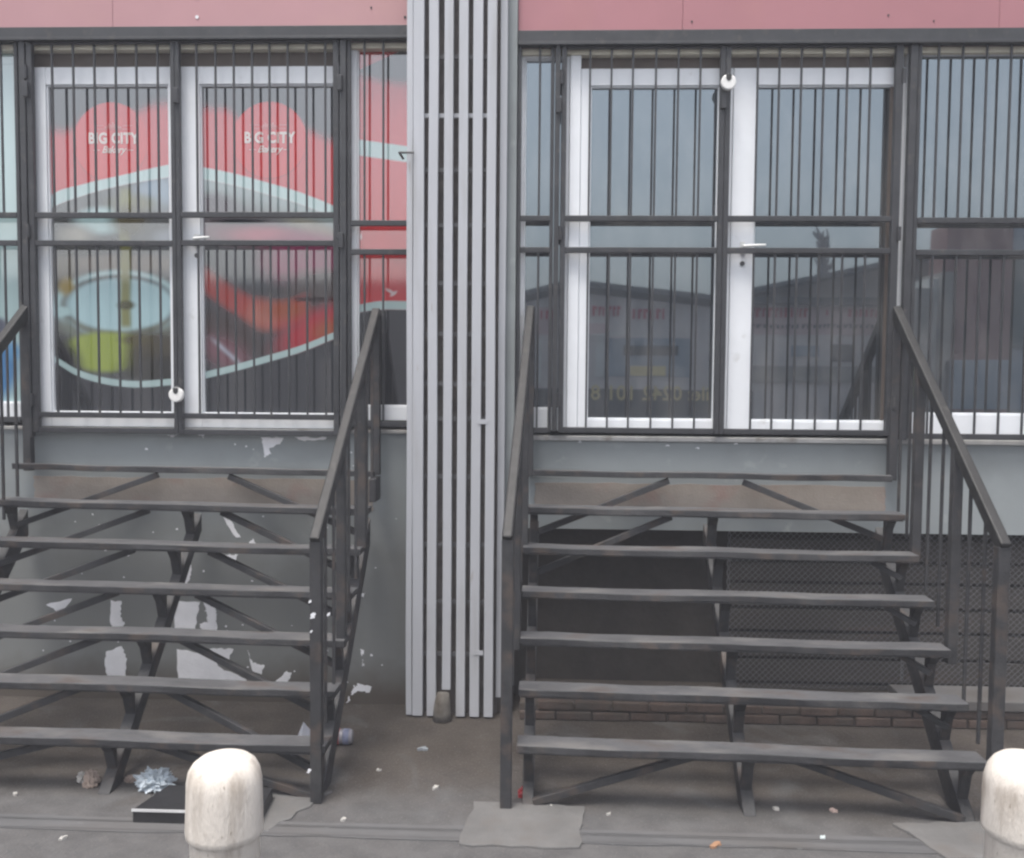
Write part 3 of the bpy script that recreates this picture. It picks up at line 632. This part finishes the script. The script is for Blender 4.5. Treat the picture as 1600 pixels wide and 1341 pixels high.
# bolt plates on the gates
for px, py, t in ((275, 150, sL), (1131, 158, sR), (533, 376, sL), (873, 165, sR), (41, 140, sL), (531, 130, sL)):
    x, z = onY(px, py, -.03); MB().box(x-.016, x+.016, -.048, -.0285, z-.045, z+.045).build('bolt_plate', M_BLACK, t, .003)

# padlocks: round white discs
def padlock(px, py, label, Y=-.062):
    x, z = onY(px, py, Y); t = thing('padlock', (x, Y, z), label, 'padlock', 'round white padlocks')
    b = MB(); R_ = .044; n = 28
    for (ya, yb, ra, rb) in ((0, 0, 0, 0),):
        b.tube([(x, Y-.016, z), (x, Y-.013, z), (x, Y+.012, z), (x, Y+.015, z)], R_, n, radii=[R_*.86, R_, R_, R_*.86])
    b.build('lock_body', M_PADL, t, smooth=False)
    b = MB(); b.prism([(x-.017, z+.042), (x-.014, z+.016), (x-.006, z+.006), (x+.006, z+.006), (x+.014, z+.016), (x+.017, z+.042)], 'y', Y-.0185, Y-.0135); b.build('shackle_notch', M_PADD, t)
    b = MB(); b.tube([(x-.012, Y-.008, z+.028), (x-.008, Y+.002, z+.044), (x, Y+.012, z+.05), (x+.009, Y+.02, z+.042), (x+.012, Y+.022, z+.02)], .0055, 8); b.build('shackle', M_BRK, t, smooth=True)
padlock(276, 617, 'round white padlock low on the left gate, above the grey wall')
padlock(1138, 129, 'round white padlock high on the right gate, beside the glass doors')

# ------------------------------------------------------------------ the two steel staircases
def staircase(label, xl, xr, y0, z0, rise, run, tilt, rail_l, rail_r, loc, yaw=0.0, braced=None):
    t = thing('steel_staircase', loc, label, 'staircase', 'black steel staircases up to the shop doors')
    N = 7; w = xr-xl; th = .036; dp = .138
    def pt(u, ly, lz):                   # u across 0..w, ly towards the wall, lz above ground at the middle
        return Vector((xl+u+ -(ly)*yaw*0, y0+ly+u*yaw, lz+(u-w/2)*tilt))
    for n in range(N):
        ya, zc = -n*run, z0-n*rise; d = .05 if n == 0 else dp
        b = MB(); ns = 30; sd0 = n*7.3+xl
        for i in range(ns+1):
            u = w*i/ns; q = lambda k, f=3.0, a=.003: mnoise.noise(Vector((u*f, sd0+k, k*3.1)))*a+mnoise.noise(Vector((u*f*6, sd0+k*2, 9.0)))*a*.45
            sag = -.004*math.sin(math.pi*(u/w)*2)**2+q(1, 1.2, .004)
            for yy, zz, k in ((ya, zc-th/2, 2), (ya+d, zc-th/2, 3), (ya+d, zc+th/2, 4), (ya, zc+th/2, 5)): b.v.append(tuple(pt(u, yy+q(k, 3, .006), zz+sag+q(k+5))))
        for i in range(ns):
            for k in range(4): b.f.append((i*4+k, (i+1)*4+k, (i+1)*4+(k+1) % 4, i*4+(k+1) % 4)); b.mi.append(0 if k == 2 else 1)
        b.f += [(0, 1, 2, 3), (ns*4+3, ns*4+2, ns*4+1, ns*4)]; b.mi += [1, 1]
        tr = b.build('tread', [M_TREAD_LIT, M_STAIR], t, .004)
        if n:                            # nosing strip folded under the front edge
            b = MB(); b.hexa([pt(.01, ya+.006, zc-th/2-.007), pt(w-.01, ya+.006, zc-th/2-.007), pt(w-.01, ya+.03, zc-th/2-.007), pt(.01, ya+.03, zc-th/2-.007),
                              pt(.01, ya+.006, zc-th/2-.001), pt(w-.01, ya+.006, zc-th/2-.001), pt(w-.01, ya+.03, zc-th/2-.001), pt(.01, ya+.03, zc-th/2-.001)]); b.build('nosing', M_STAIR, tr)
    slope = rise/run
    yf = -(N-1)*run                       # front of the lowest tread
    for u, sw in ((.055, .055), (w/2+.02, .06), (w-.055, .055)):
        # inclined bar from the ground up to the wall
        def sz(ly): return max(0.0, (ly-(yf+.055))*slope)
        a, c = pt(u, yf+.03, -.0), pt(u, .0, (0-(yf+.03))*slope)
        b = MB(); hh = .09 if abs(u-w/2) < .1 else .135
        ztop = lambda ly: (ly-(yf+.03))*slope
        P = [(yf+.03-.0, .0), (yf+.03+hh/slope*1.35, .0), (.03, ztop(.03)-hh*1.2), (.03, ztop(.03))]
        pl = []
        for s in (-sw/2, sw/2): pl += [pt(u+s, q[0], q[1]) for q in P]
        k = len(b.v); b.v += [tuple(q) for q in pl]
        b.f += [(0,1,2,3), (7,6,5,4), (0,4,5,1), (1,5,6,2), (2,6,7,3), (3,7,4,0)]; b.mi += [0]*6
        sg = b.build('stringer', M_STAIR, t, .004)
        for n in range(1, N):
            ya, zc = -n*run, z0-n*rise-th/2-.014; zz = zc+(u-w/2)*0
            b = MB(); Q = [(ya+.045, zc), (ya+dp-.005, zc), (ya+dp-.005, ztop(ya+dp-.005)-.02), (ya+.125, ztop(ya+.125)+.0), (ya+.09, zc-.05)]
            pl = []
            for s in (-sw*.42, sw*.42): pl += [pt(u+s, q[0], q[1]) for q in Q]
            b.v += [tuple(q) for q in pl]; m_ = len(Q)
            b.f += [tuple(range(m_)), tuple(range(2*m_-1, m_-1, -1))]+[(i, m_+i, m_+(i+1) % m_, (i+1) % m_) for i in range(m_)]; b.mi += [0]*(m_+2)
            b.build('bracket', M_STAIR, sg, .003)
    if rail_r[0] < 0: MB().box(xr-.012, xr+.03, y0-.1, y0+.06, z0-.17, z0-.03).build('end_plate', M_STAIR, t, .004)
    # knee braces from under each tread down to the outer stringers
    for n in range(N):
        zc = z0-n*rise-th/2-.02
        for s in (0, 1):
            if braced is not None and (n, s) not in braced:
                if 1 < n < 6 and s == 1:
                    b = MB(); b.bar(pt(w-.22, -n*run+.10, zc), pt(w-.07, -n*run+.06, zc-.085), .03, .03); b.build('brace', M_STAIR, t, .003)
                continue
            ua, ub = (w/2-.22, .08) if s == 0 else (w/2+.22, w-.08)
            lz = max(.03, zc-rise*1.55)
            lb = -n*run+.03-(rise*.55/slope) if n < N-1 else -n*run+.04
            a, c = pt(ua, -n*run+(.035 if n == 0 else .11), zc), pt(ub, max(lb, yf+.05), lz if n < N-1 else .02)
            b = MB(); b.bar(a, c, .03, .036); b.build('brace', M_STAIR, t, .003)
    # railings: list of (posts, balusters) along a sloping handrail
    for X0, X1, ytop, ztop_, ybot, zbot, base_u, hw in (rail_l, rail_r):
        P0, P1 = Vector((X0, ytop, ztop_)), Vector((X1, ybot, zbot)); d = (P1-P0)
        b = MB(); b.bar(P0-d.normalized()*.02, P1+d.normalized()*.03, hw, .066); hr = b.build('handrail', M_RAIL, t, .008)
        def under(k): return P0+d*k
        def foot(y): return max(.0, z0+(y-y0)/run*rise-.10)
        for k in (0.0, .28, .64, 1.0):
            q = under(k); pw = .05 if k < 1 else .055
            zfoot = foot(q.y) if k < 1 else 0.0
            if k == 0: zfoot = z0-.02
            b = MB(); b.box(q.x-pw/2, q.x+pw/2, q.y-pw/2, q.y+pw/2, zfoot, q.z-.012); b.build('post', M_STAIR, t, .004)
        for k in (.09, .19, .40, .52, .76, .88):
            q = under(k); b = MB(); b.box(q.x-.007, q.x+.007, q.y-.007, q.y+.007, foot(q.y), q.z-.015); b.build('baluster', M_STAIR, t)
    return t
staircase('left black steel staircase, in front of the red printed doors and peeling wall', -3.30, -1.055, -.05, 1.472, .2005, .212, -.0105,
          (-3.215, -3.33, -.005, 2.44, -1.30, 1.29, 0, .05), (-1.05, -1.098, -.005, 2.43, -1.31, 1.285, 0, .05), (-2.2, -.7, 0))
staircase('right black steel staircase, in front of the barred glass doors and dark underfloor opening', -.135, 2.03, -.025, 1.476, .197, .22, -.001,
          (-.115, -.185, -.005, 2.45, -1.33, 1.31, 0, .05), (2.055, 2.075, -.005, 2.46, -1.37, 1.315, 0, .05), (.95, -.7, 0), -.033, {(0, 0), (0, 1), (1, 0), (6, 0), (6, 1)})

stL = [o for o in bpy.data.objects if o.name.startswith('steel_staircase')][0]
for i, (x, y, q) in enumerate(((488,962,.014),(486,987,.006),(513,960,.008),(482,1205,.010),(484,940,.007))):
    a, z = onY(x, y, -1.34); b = MB(); b.prism(jag([(a-q, z-q), (a+q*.7, z-q*.8), (a+q, z+q), (a-q*.3, z+q*.6)], 3, q*.4, i), 'y', -1.3405, -1.334); b.build('paint_spatter', M_PEEL, stL)
# ------------------------------------------------------------------ bollards
def bollard(px, label):
    Y = -2.83; x, zt = onY(px, 1172, Y); x = X_(px, 1250, Y)
    t = thing('bollard', (x, Y, 0), label, 'bollard', 'whitewashed concrete bollards along the kerb')
    R_ = .1195; zc = Z_(px, 1300, Y); zt = zt-.014
    prof = [(zt-.001, .012), (zt-.004, .05), (zt-.012, .078), (zt-.028, .098), (zt-.052, .112), (zt-.085, .1185), (zt-.13, R_), (zc+.02, R_*1.015), (zc+.004, R_*1.0), (zc-.008, R_*.93), (zc-.014, R_*.9), (0.3, R_*.9), (0.0, R_*.91)]
    b = MB(); b.tube([(x, Y, z) for z, r_ in prof], R_, 48, radii=[r_ for z, r_ in prof]); o = b.build('concrete_body', M_BOLL, t, smooth=True)
    for v in o.data.vertices:
        k = mnoise.noise(Vector((v.co.x*11+px, v.co.y*11, v.co.z*8))); q = Vector((v.co.x, v.co.y, 0)); v.co += q*k*.05*min(1, q.length/.1)
    return t
bollard(351.5, 'pale concrete bollard with domed top, before the left staircase and black box')
bollard(1602, 'pale concrete bollard with domed top, before the foot of the right staircase')

# ------------------------------------------------------------------ black box with a white edge, behind the left bollard
x0, y0 = onG(207, 1287); x1 = onG(408, 1290)[0]
bxx = thing('black_box', ((x0+x1)/2, y0+.12, 0), 'low flat black box with a white front edge, on the pavement behind the bollard', 'box')
b = MB(); b.prism([(x0, y0), (x1, y0), (x1-.02, y0+.27), (x0+.06, y0+.27)], 'z', 0.0, .066); b.build('body', M_BLK, bxx, .004)
b = MB(); b.box(x0-.002, x1+.002, y0-.004, y0-.0005, .058, .070); b.build('edge_strip', M_TRIM, bxx)

# ------------------------------------------------------------------ litter
def crumple(name, x, y, sx, sy, sz, m, label, cat, seed, amp=.45, freq=1.7, z=None):
    import bmesh
    bm = bmesh.new(); bmesh.ops.create_icosphere(bm, subdivisions=4, radius=1)
    for v in bm.verts:
        d = v.co.normalized(); q = mnoise.noise(d*freq*2+Vector((seed, 0, 0)))+.6*abs(mnoise.noise(d*freq*5+Vector((0, seed, 0))))
        v.co = d*(1+amp*q); v.co.z = max(v.co.z, -.55)
        v.co = Vector((v.co.x*sx, v.co.y*sy, (v.co.z+.55)*sz))
    me = bpy.data.meshes.new(name); bm.to_mesh(me); bm.free(); me.materials.append(m)
    o = bpy.data.objects.new(name, me); COL.objects.link(o); o.location = (x, y, .001 if z is None else z); tag(o, label, cat); return o
M_BAG = mat('pale plastic film', (.52, .58, .63), .35, .25, 30); M_RAG = mat('pale paper', (.6, .62, .7), .8, .1, 20)
M_REDW = mat('red wrapper', (.38, .03, .035), .4, .2, 25); M_LEAF = mat('dry leaf', (.36, .20, .115), .8, .2, 30); M_SCRAP = mat('white scraps', (.5, .48, .45), .8, .15, 40)
M_TISS = mat('soiled tissue', (.34, .27, .23), .9, .2, 30)
x, y = onG(243, 1232); crumple('plastic_bag', x, y, .075, .05, .055, M_BAG, 'crumpled pale blue plastic bag under the left staircase, behind the black box', 'plastic bag', 3.1, .75, 2.6)
x, y = onG(146, 1226); crumple('tissue', x, y-.02, .035, .03, .05, M_TISS, 'brownish crumpled tissue at the foot of the middle stair bar', 'tissue', 8.2)
x, y = onG(128, 1222); crumple('paper_ball', x, y, .022, .02, .03, M_SCRAP, 'small white paper ball beside the brownish tissue, under the left staircase', 'paper', 5.2)
x, y = onG(205, 1222); crumple('paper_ball', x, y, .03, .018, .02, M_TISS, 'flattened brown paper lump just left of the pale blue plastic bag', 'paper', 6.2)
x, y = onG(820, 1246); crumple('wrapper', x, y, .030, .022, .032, M_REDW, 'crumpled red wrapper beside the front foot of the right staircase', 'wrapper', 2.7, .5)
x, y = onG(1103, 1072, .11); crumple('wrapper', x, .0, .026, .02, .022, M_LEAF, 'orange wrapper on the brick footing, in the dark opening', 'wrapper', 9.4, .5, z=.115)
x, y = onG(1183, 1072, .11); crumple('paper_ball', X_(1183, 1072, .0), .0, .03, .02, .016, M_SCRAP, 'pale crumpled paper on the brick footing, right of the orange wrapper', 'paper', 7.7, .5, z=.116)
# folded white sheet behind the lowest left tread
x, y = onG(470, 1172)
b = MB(); P = [(x-.09, y, .002), (x-.03, y+.01, .05), (x+.01, y+.02, .15), (x+.05, y+.04, .09), (x+.09, y+.02, .004), (x, y-.05, .003)]
for f in ((0, 5, 1), (1, 5, 2), (2, 5, 3), (3, 5, 4)): b.face([P[k] for k in f])
o = b.build('paper_sheet', M_RAG); sd_ = o.modifiers.new('t', 'SOLIDIFY'); sd_.thickness = .002
tag(o, 'folded pale sheet of paper standing behind the lowest tread of the left staircase', 'paper')
# bottle lying on its side
x, y = onG(551, 1163); yb = y+.0; R_ = .043; z = R_
bt = thing('plastic_bottle', (x-.12, yb, 0), 'clear plastic bottle with red and blue label lying on the dirt by the left stair', 'bottle')
M_PET = mat('dusty clear plastic', (.30, .29, .31), .25, .15, 20); M_LBR = mat('bottle label red', (.5, .12, .13), .5, .35, 40); M_LBB = mat('bottle label blue', (.23, .25, .36), .5, .2, 30)
MB().tube([(x-.25, yb, z), (x-.235, yb, z), (x-.21, yb, z), (x-.16, yb, z), (x-.02, yb, z), (x-.006, yb, z), (x, yb, z)], R_, 20, radii=[.012, .013, .014, R_*.97, R_, R_*.94, R_*.8]).build('bottle_body', M_PET, bt, smooth=True)
MB().tube([(x-.118, yb, z), (x-.07, yb, z)], R_+.001, 20).build('label', M_LBR, bt, smooth=True)
MB().tube([(x-.05, yb, z), (x-.016, yb, z)], R_+.0008, 20).build('label', M_LBB, bt, smooth=True)
MB().tube([(x-.272, yb, z), (x-.25, yb, z)], .016, 14).build('bottle_cap', M_LBB, bt)
def scrap(px, py, size, label, m=M_SCRAP, name='paper_scrap', cat='paper scrap', grp='loose paper scraps on the ground'):
    x, y = onG(px, py); b = MB(); r = random.Random(px); a = r.uniform(0, 3); n = 11; top = []
    for k in range(n):
        t = 2*math.pi*k/n; q = size*(1+r.uniform(-.42, .3)); u, v = q*math.cos(t), q*.62*math.sin(t)
        top.append((x+u*math.cos(a)-v*math.sin(a), y+u*math.sin(a)+v*math.cos(a)))
    b.prism(top, 'z', .001, .005); o = b.build(name, m)
    for v in o.data.vertices:
        if v.co.z > .004: v.co.z += r.uniform(.001, .010)
    tag(o, label, cat, grp)
scrap(1212, 1265, .022, 'white oval scrap on the pavement before the middle of the right staircase')
scrap(1302, 1268, .022, 'pinkish scrap on the pavement, right of the white oval scrap', mat('pink scrap', (.58, .44, .38), .8, .1, 30))
scrap(1285, 1311, .022, 'bluish white scrap on the pavement, nearest the camera before the right staircase', mat('blue scrap', (.58, .64, .64), .8, .1, 30))
scrap(538, 1282, .016, 'tiny white scrap right of the left cement patch')
scrap(681, 1232, .022, 'white curled scrap on the dirt midway between the two staircases')
scrap(660, 1172, .03, 'flat bluish scrap on the dirt before the slatted pillar', mat('grey scrap', (.24, .26, .28), .8, .1, 30))
scrap(592, 1205, .012, 'tiny pale scrap on the dirt left of the curled white scrap')
scrap(858, 1262, .02, 'small white scrap at the edge of the cement patch by the right stair foot')
scrap(950, 1274, .014, 'small white scrap before the low brace of the right staircase')
scrap(98, 1312, .018, 'white scrap lying on the kerb strip left of the bollard')
scrap(24, 1243, .014, 'tiny white scrap on the pavement at the far left')
scrap(1118, 1322, .032, 'orange brown dry leaf on the pavement before the right staircase', M_LEAF, 'dry_leaf', 'leaf', None)
scrap(795, 1226, .02, 'thin pale scrap beside the left foot of the right staircase', M_TISS)

# ------------------------------------------------------------------ across the street: seen mirrored in the glass
L = 22.0
def R(x, y, dy=0.0): X, Z = onY(x, y, L+2*GY+dy); return X, Z            # the mirrored place of a pixel of the glass
M_OW = mat('opposite wall', (.78, .70, .67), .8, .1, 1); M_OWP = mat('opposite pink wall', (.74, .53, .52), .8, .12, 1); M_OROOF = mat('opposite roof sheet', (.12, .13, .14), .6, .15, 1)
M_OGAB = mat('opposite gable', (.42, .38, .34), .8, .15, 1); M_OSIGN = mat('sign red', (.62, .03, .08), .6, .1, 3); M_ODARK = mat('opposite dark', (.05, .052, .056), .7, .2, 2)
M_OBLUE = mat('opposite blue grey', (.36, .42, .48), .7, .1, 1); M_OYEL = mat('sign yellow', (.85, .66, .25), .6, .1, 2); M_OPALE = mat('opposite pale', (.85, .83, .78), .7, .1, 2)
M_OBRN = mat('opposite red brown wall', (.34, .16, .14), .8, .12, .8); M_OGRN = mat('opposite green glass', (.14, .18, .175), .3, .1, 1)
def poly(pts, y0, y1, name, m, parent): b = MB(); b.prism([R(*p) for p in pts], 'y', -L-y1, -L-y0); return b.build(name, m, parent)
zg = -.02
def gz(x): return R(x, 600)[0]
opp = thing('sign_shop', (gz(1000), -L-1, 0), 'low gabled shop across the street with red lettering, mirrored in the right glass doors', 'shop building')
def wallrect(xa, xb2, ya, yb2, y0, y1, name, m, par, ground=False):
    xA, zA_ = R(xa, ya, y0); xB, zB_ = R(xb2, yb2, y0); b = MB(); b.box(xA, xB, -L-y1, -L-y0, zg if ground else zB_, zA_); return b.build(name, m, par)
b = MB(); P = [R(700, 500), R(820, 472), R(895, 456), R(1130, 482), R(1165, 486)]; b.prism([(P[0][0], zg)]+P+[(P[-1][0], zg)], 'y', -L-6, -L); b.build('wall', M_OW, opp)
b = MB()
for (a, c) in (((690, 493), (895, 447)), ((895, 447), (1170, 478))):
    A, C_ = R(*a), R(*c); b.hexa([(A[0], -L-6.2, A[1]), (A[0], -L+.4, A[1]), (C_[0], -L+.4, C_[1]), (C_[0], -L-6.2, C_[1]), (A[0], -L-6.2, A[1]+.16), (A[0], -L+.4, A[1]+.16), (C_[0], -L+.4, C_[1]+.16), (C_[0], -L-6.2, C_[1]+.16)])
b.build('roof', M_OROOF, opp)
b = MB(); rr = random.Random(11)
def strokes(xa, xb2, yc, h, n, b):
    x = xa
    while x < xb2:
        w = rr.uniform(4, 9); A = R(x, yc-h/2+rr.uniform(-1, 1)); C_ = R(x+w*.45, yc+h/2)
        b.box(A[0], C_[0], -L, -L+.06, C_[1], A[1])
        if rr.random() < .7: A = R(x+w*.45, yc-h/2); C_ = R(x+w*.9, yc-h/2+h*.3); b.box(A[0], C_[0], -L, -L+.06, C_[1], A[1])
        x += w+2
strokes(845, 862, 492, 13, 3, b); strokes(926, 966, 486, 15, 6, b); strokes(988, 1040, 491, 16, 8, b); b.build('sign_lettering', M_OSIGN, opp)
wallrect(838, 866, 480, 522, -.03, .02, 'door_panel', M_OWP, opp); wallrect(918, 948, 505, 522, -.03, .02, 'door_panel', M_OWP, opp)
wallrect(950, 1078, 528, 590, -.03, .02, 'shop_window', M_OBLUE, opp); wallrect(932, 944, 524, 590, -.05, .03, 'pillar', M_OPALE, opp); wallrect(838, 845, 530, 600, -.05, .03, 'pillar', M_OPALE, opp)
wallrect(975, 1060, 540, 556, -.06, -.031, 'awning', M_ODARK, opp); wallrect(985, 1040, 572, 588, -.06, -.031, 'counter', M_OYEL, opp)
b = MB(); A = R(925, 524); C_ = R(978, 521); b.bar((A[0], -L+.3, A[1]), (C_[0], -L+.3, C_[1]), .05, .05); b.build('fluorescent_tube', M_OPALE, opp)
# dark hoarding with the phone number
A, C_ = R(840, 592), R(1130, 640)
hd = thing('phone_hoarding', ((A[0]+C_[0])/2, -L+3.0, 0), 'long dark hoarding with a yellow phone number, mirrored low in the glass doors', 'hoarding')
b = MB(); b.box(A[0]-2.5, C_[0]+.2, -L+2.8, -L+3.0, -.13, A[1]-.25); b.build('board', M_ODARK, hd)
vv, ff = text_polys('Mobile: 0242 101 8', .52, .006); b = MB(); xc_ = (R(925, 610)[0]+R(1125, 610)[0])/2; zc_ = R(1030, 613)[1]
b.v = [(xc_-p[0]*1.0, -L+3.02, zc_+p[1]) for p in vv]; b.f = ff; b.mi = [0]*len(ff)
b.v = [(2*xc_-q[0]-0, q[1], q[2]) for q in b.v]; b.v = [(2*xc_-q[0], q[1], q[2]) for q in b.v]; b.build('lettering', M_OYEL, hd)
lsd = thing('long_shed', (gz(300), -L-1, 0), 'long dark sheet-metal shed across the street, mirrored low in the left printed doors', 'shed')
M_SHED = mat('shed sheet', (.11, .10, .095), .7, .15, 1)
A = R(-1500, 470); C_ = R(672, 448); b = MB(); b.box(A[0], C_[0], -L-5, -L, zg, C_[1]); b.build('wall', M_SHED, lsd); b = MB(); b.box(A[0]-.2, C_[0]+.1, -L-5.2, -L+.4, C_[1]+.002, C_[1]+.14); b.build('roof', M_OROOF, lsd)
for xx in range(-700, 640, 150):
    wallrect(xx, xx+46, 560, 640, -.05, -.002, 'shutter_door', M_OGAB, lsd, True)
# second shop with a big sloping roof
op2 = thing('wide_roof_shop', (gz(1300), -L-1, 0), 'wide shop across the street under a long sloping roof, mirrored in the right hand door', 'shop building')
b = MB(); P = [R(1168, 474), R(1172, 458), R(1280, 441), R(1390, 418), R(1480, 402), R(1560, 432), R(1560, 474)]; b.prism(P, 'y', -L-9, -L-.2); b.build('gable', M_OGAB, op2)
b = MB()
for a, c in (((1160, 461), (1480, 396)), ((1480, 396), (1570, 430))):
    A, C_ = R(*a), R(*c); b.hexa([(A[0], -L-9.2, A[1]), (A[0], -L+.6, A[1]), (C_[0], -L+.6, C_[1]), (C_[0], -L-9.2, C_[1]), (A[0], -L-9.2, A[1]+.13), (A[0], -L+.6, A[1]+.13), (C_[0], -L+.6, C_[1]+.13), (C_[0], -L-9.2, C_[1]+.13)])
b.build('roof', M_OROOF, op2)
wallrect(1167, 1450, 477, 600, 0, 3, 'wall', M_OW, op2, True); wallrect(1167, 1450, 464, 476, -.5, 3, 'eave_board', M_ODARK, op2)
wallrect(1170, 1420, 479, 524, -.04, -.002, 'sign_board', M_OWP, op2)
b = MB(); strokes(1172, 1262, 489, 14, 9, b); strokes(1290, 1296, 489, 8, 2, b); strokes(1325, 1368, 490, 11, 6, b); o = b.build('sign_lettering', M_OSIGN, op2); o.location.y += .05
b = MB(); strokes(1172, 1368, 510, 6, 20, b); o = b.build('small_lettering', M_ODARK, op2); o.location.y += .05
wallrect(1300, 1335, 538, 566, -.05, -.002, 'window', M_ODARK, op2); wallrect(1236, 1280, 540, 558, -.05, -.002, 'poster', M_OBLUE, op2); wallrect(1167, 1420, 572, 600, -.06, -.002, 'base_band', M_OGAB, op2)
# tall corner building
op3 = thing('corner_block', (gz(1540), -L+1, 0), 'tall red brown corner block across the street, mirrored in the right window', 'building')
wallrect(1480, 1577, 352, 568, -2.2, -1.1, 'wall', M_OBRN, op3, True); wallrect(1478, 1620, 562, 640, -2.3, -2.21, 'base_wall', M_OBLUE, op3)
wallrect(1434, 1452, 450, 640, -2.2, -.5, 'pillar', M_OGAB, op3, True); wallrect(1452, 1474, 435, 640, -2.0, -.4, 'pier', M_OPALE, op3, True); wallrect(1474, 1483, 425, 640, -2.3, -.4, 'pillar', M_OGAB, op3, True)
wallrect(1579, 1760, 352, 640, -1.8, 2, 'side_wall', M_OBLUE, op3, True); wallrect(1583, 1760, 396, 545, -1.88, -1.81, 'window', M_OGRN, op3)
# bush and bare tree
tr = thing('bare_tree', (R(1285, 600)[0], -L-12, 0), 'thin bare tree above the roof across the street, mirrored in the right door', 'tree')
k = (L+12)/L
def T(x, y): X, Z = onY(x, y, L+12+2*GY); return (X, -L-12, Z)
tp = T(1286, 362); b = MB(); b.tube([(tp[0], -L-12, 0), T(1287, 470), T(1285, 420), tp], .12, 7, radii=[.3, .22, .2, .03]); b.build('trunk', M_ODARK, tr)
b = MB(); rt = random.Random(5)
for i in range(26):
    y = rt.uniform(372, 448); a = T(1286+rt.uniform(-1, 1), y); s = rt.choice((-1, 1)); c2 = T(1286+s*rt.uniform(5, 17), y-rt.uniform(6, 22)); b.tube([a, ((a[0]+c2[0])/2+.05*s, a[1]+.2, (a[2]+c2[2])/2-.1), c2], .05, 5, radii=[.08, .06, .02])
b.build('branches', M_ODARK, tr)
bs = thing('shrub', (R(1420, 600)[0], -L+4, 0), 'yellow green shrub by the road, mirrored low beside the right hand door post', 'shrub')
b = MB(); x, z = R(1419, 592, -4); M_BUSH = mat('shrub leaves', (.34, .36, .08), .8, .4, 8)
for i in range(520):
    d = Vector((rt.gauss(0, 1), rt.gauss(0, 1), rt.gauss(0, 1))).normalized()*rt.uniform(.3, 1); c0 = Vector((x+d.x*.26, -L+4+d.y*.26, z+d.z*.55)); u = Vector((rt.gauss(0, 1), rt.gauss(0, 1), rt.gauss(0, 1))).normalized()*.075; v = u.orthogonal().normalized()*.045
    b.face([c0-u, c0+v, c0+u, c0-v])
b.build('foliage', M_BUSH, bs); b = MB(); b.tube([(x, -L+4, -.02), (x, -L+4, z)], .03, 7); b.build('stem', M_ODARK, bs)

# ------------------------------------------------------------------ thin volume added to stand in for lens glare
hz = MB(); hz.box(-63, 63, -63, 33, -1.3, 8.2); H = hz.build('veil_haze', []); tag(H, kind='stuff')
HM = bpy.data.materials.new('glare veil'); HM.use_nodes = True; n = HM.node_tree.nodes; n.clear()
ov = n.new('ShaderNodeOutputMaterial'); pv = n.new('ShaderNodeVolumePrincipled'); pv.inputs['Color'].default_value = (.88, .89, .98, 1); pv.inputs['Density'].default_value = .0078; pv.inputs['Anisotropy'].default_value = 0.0
HM.node_tree.links.new(pv.outputs[0], ov.inputs['Volume']); H.data.materials.append(HM)
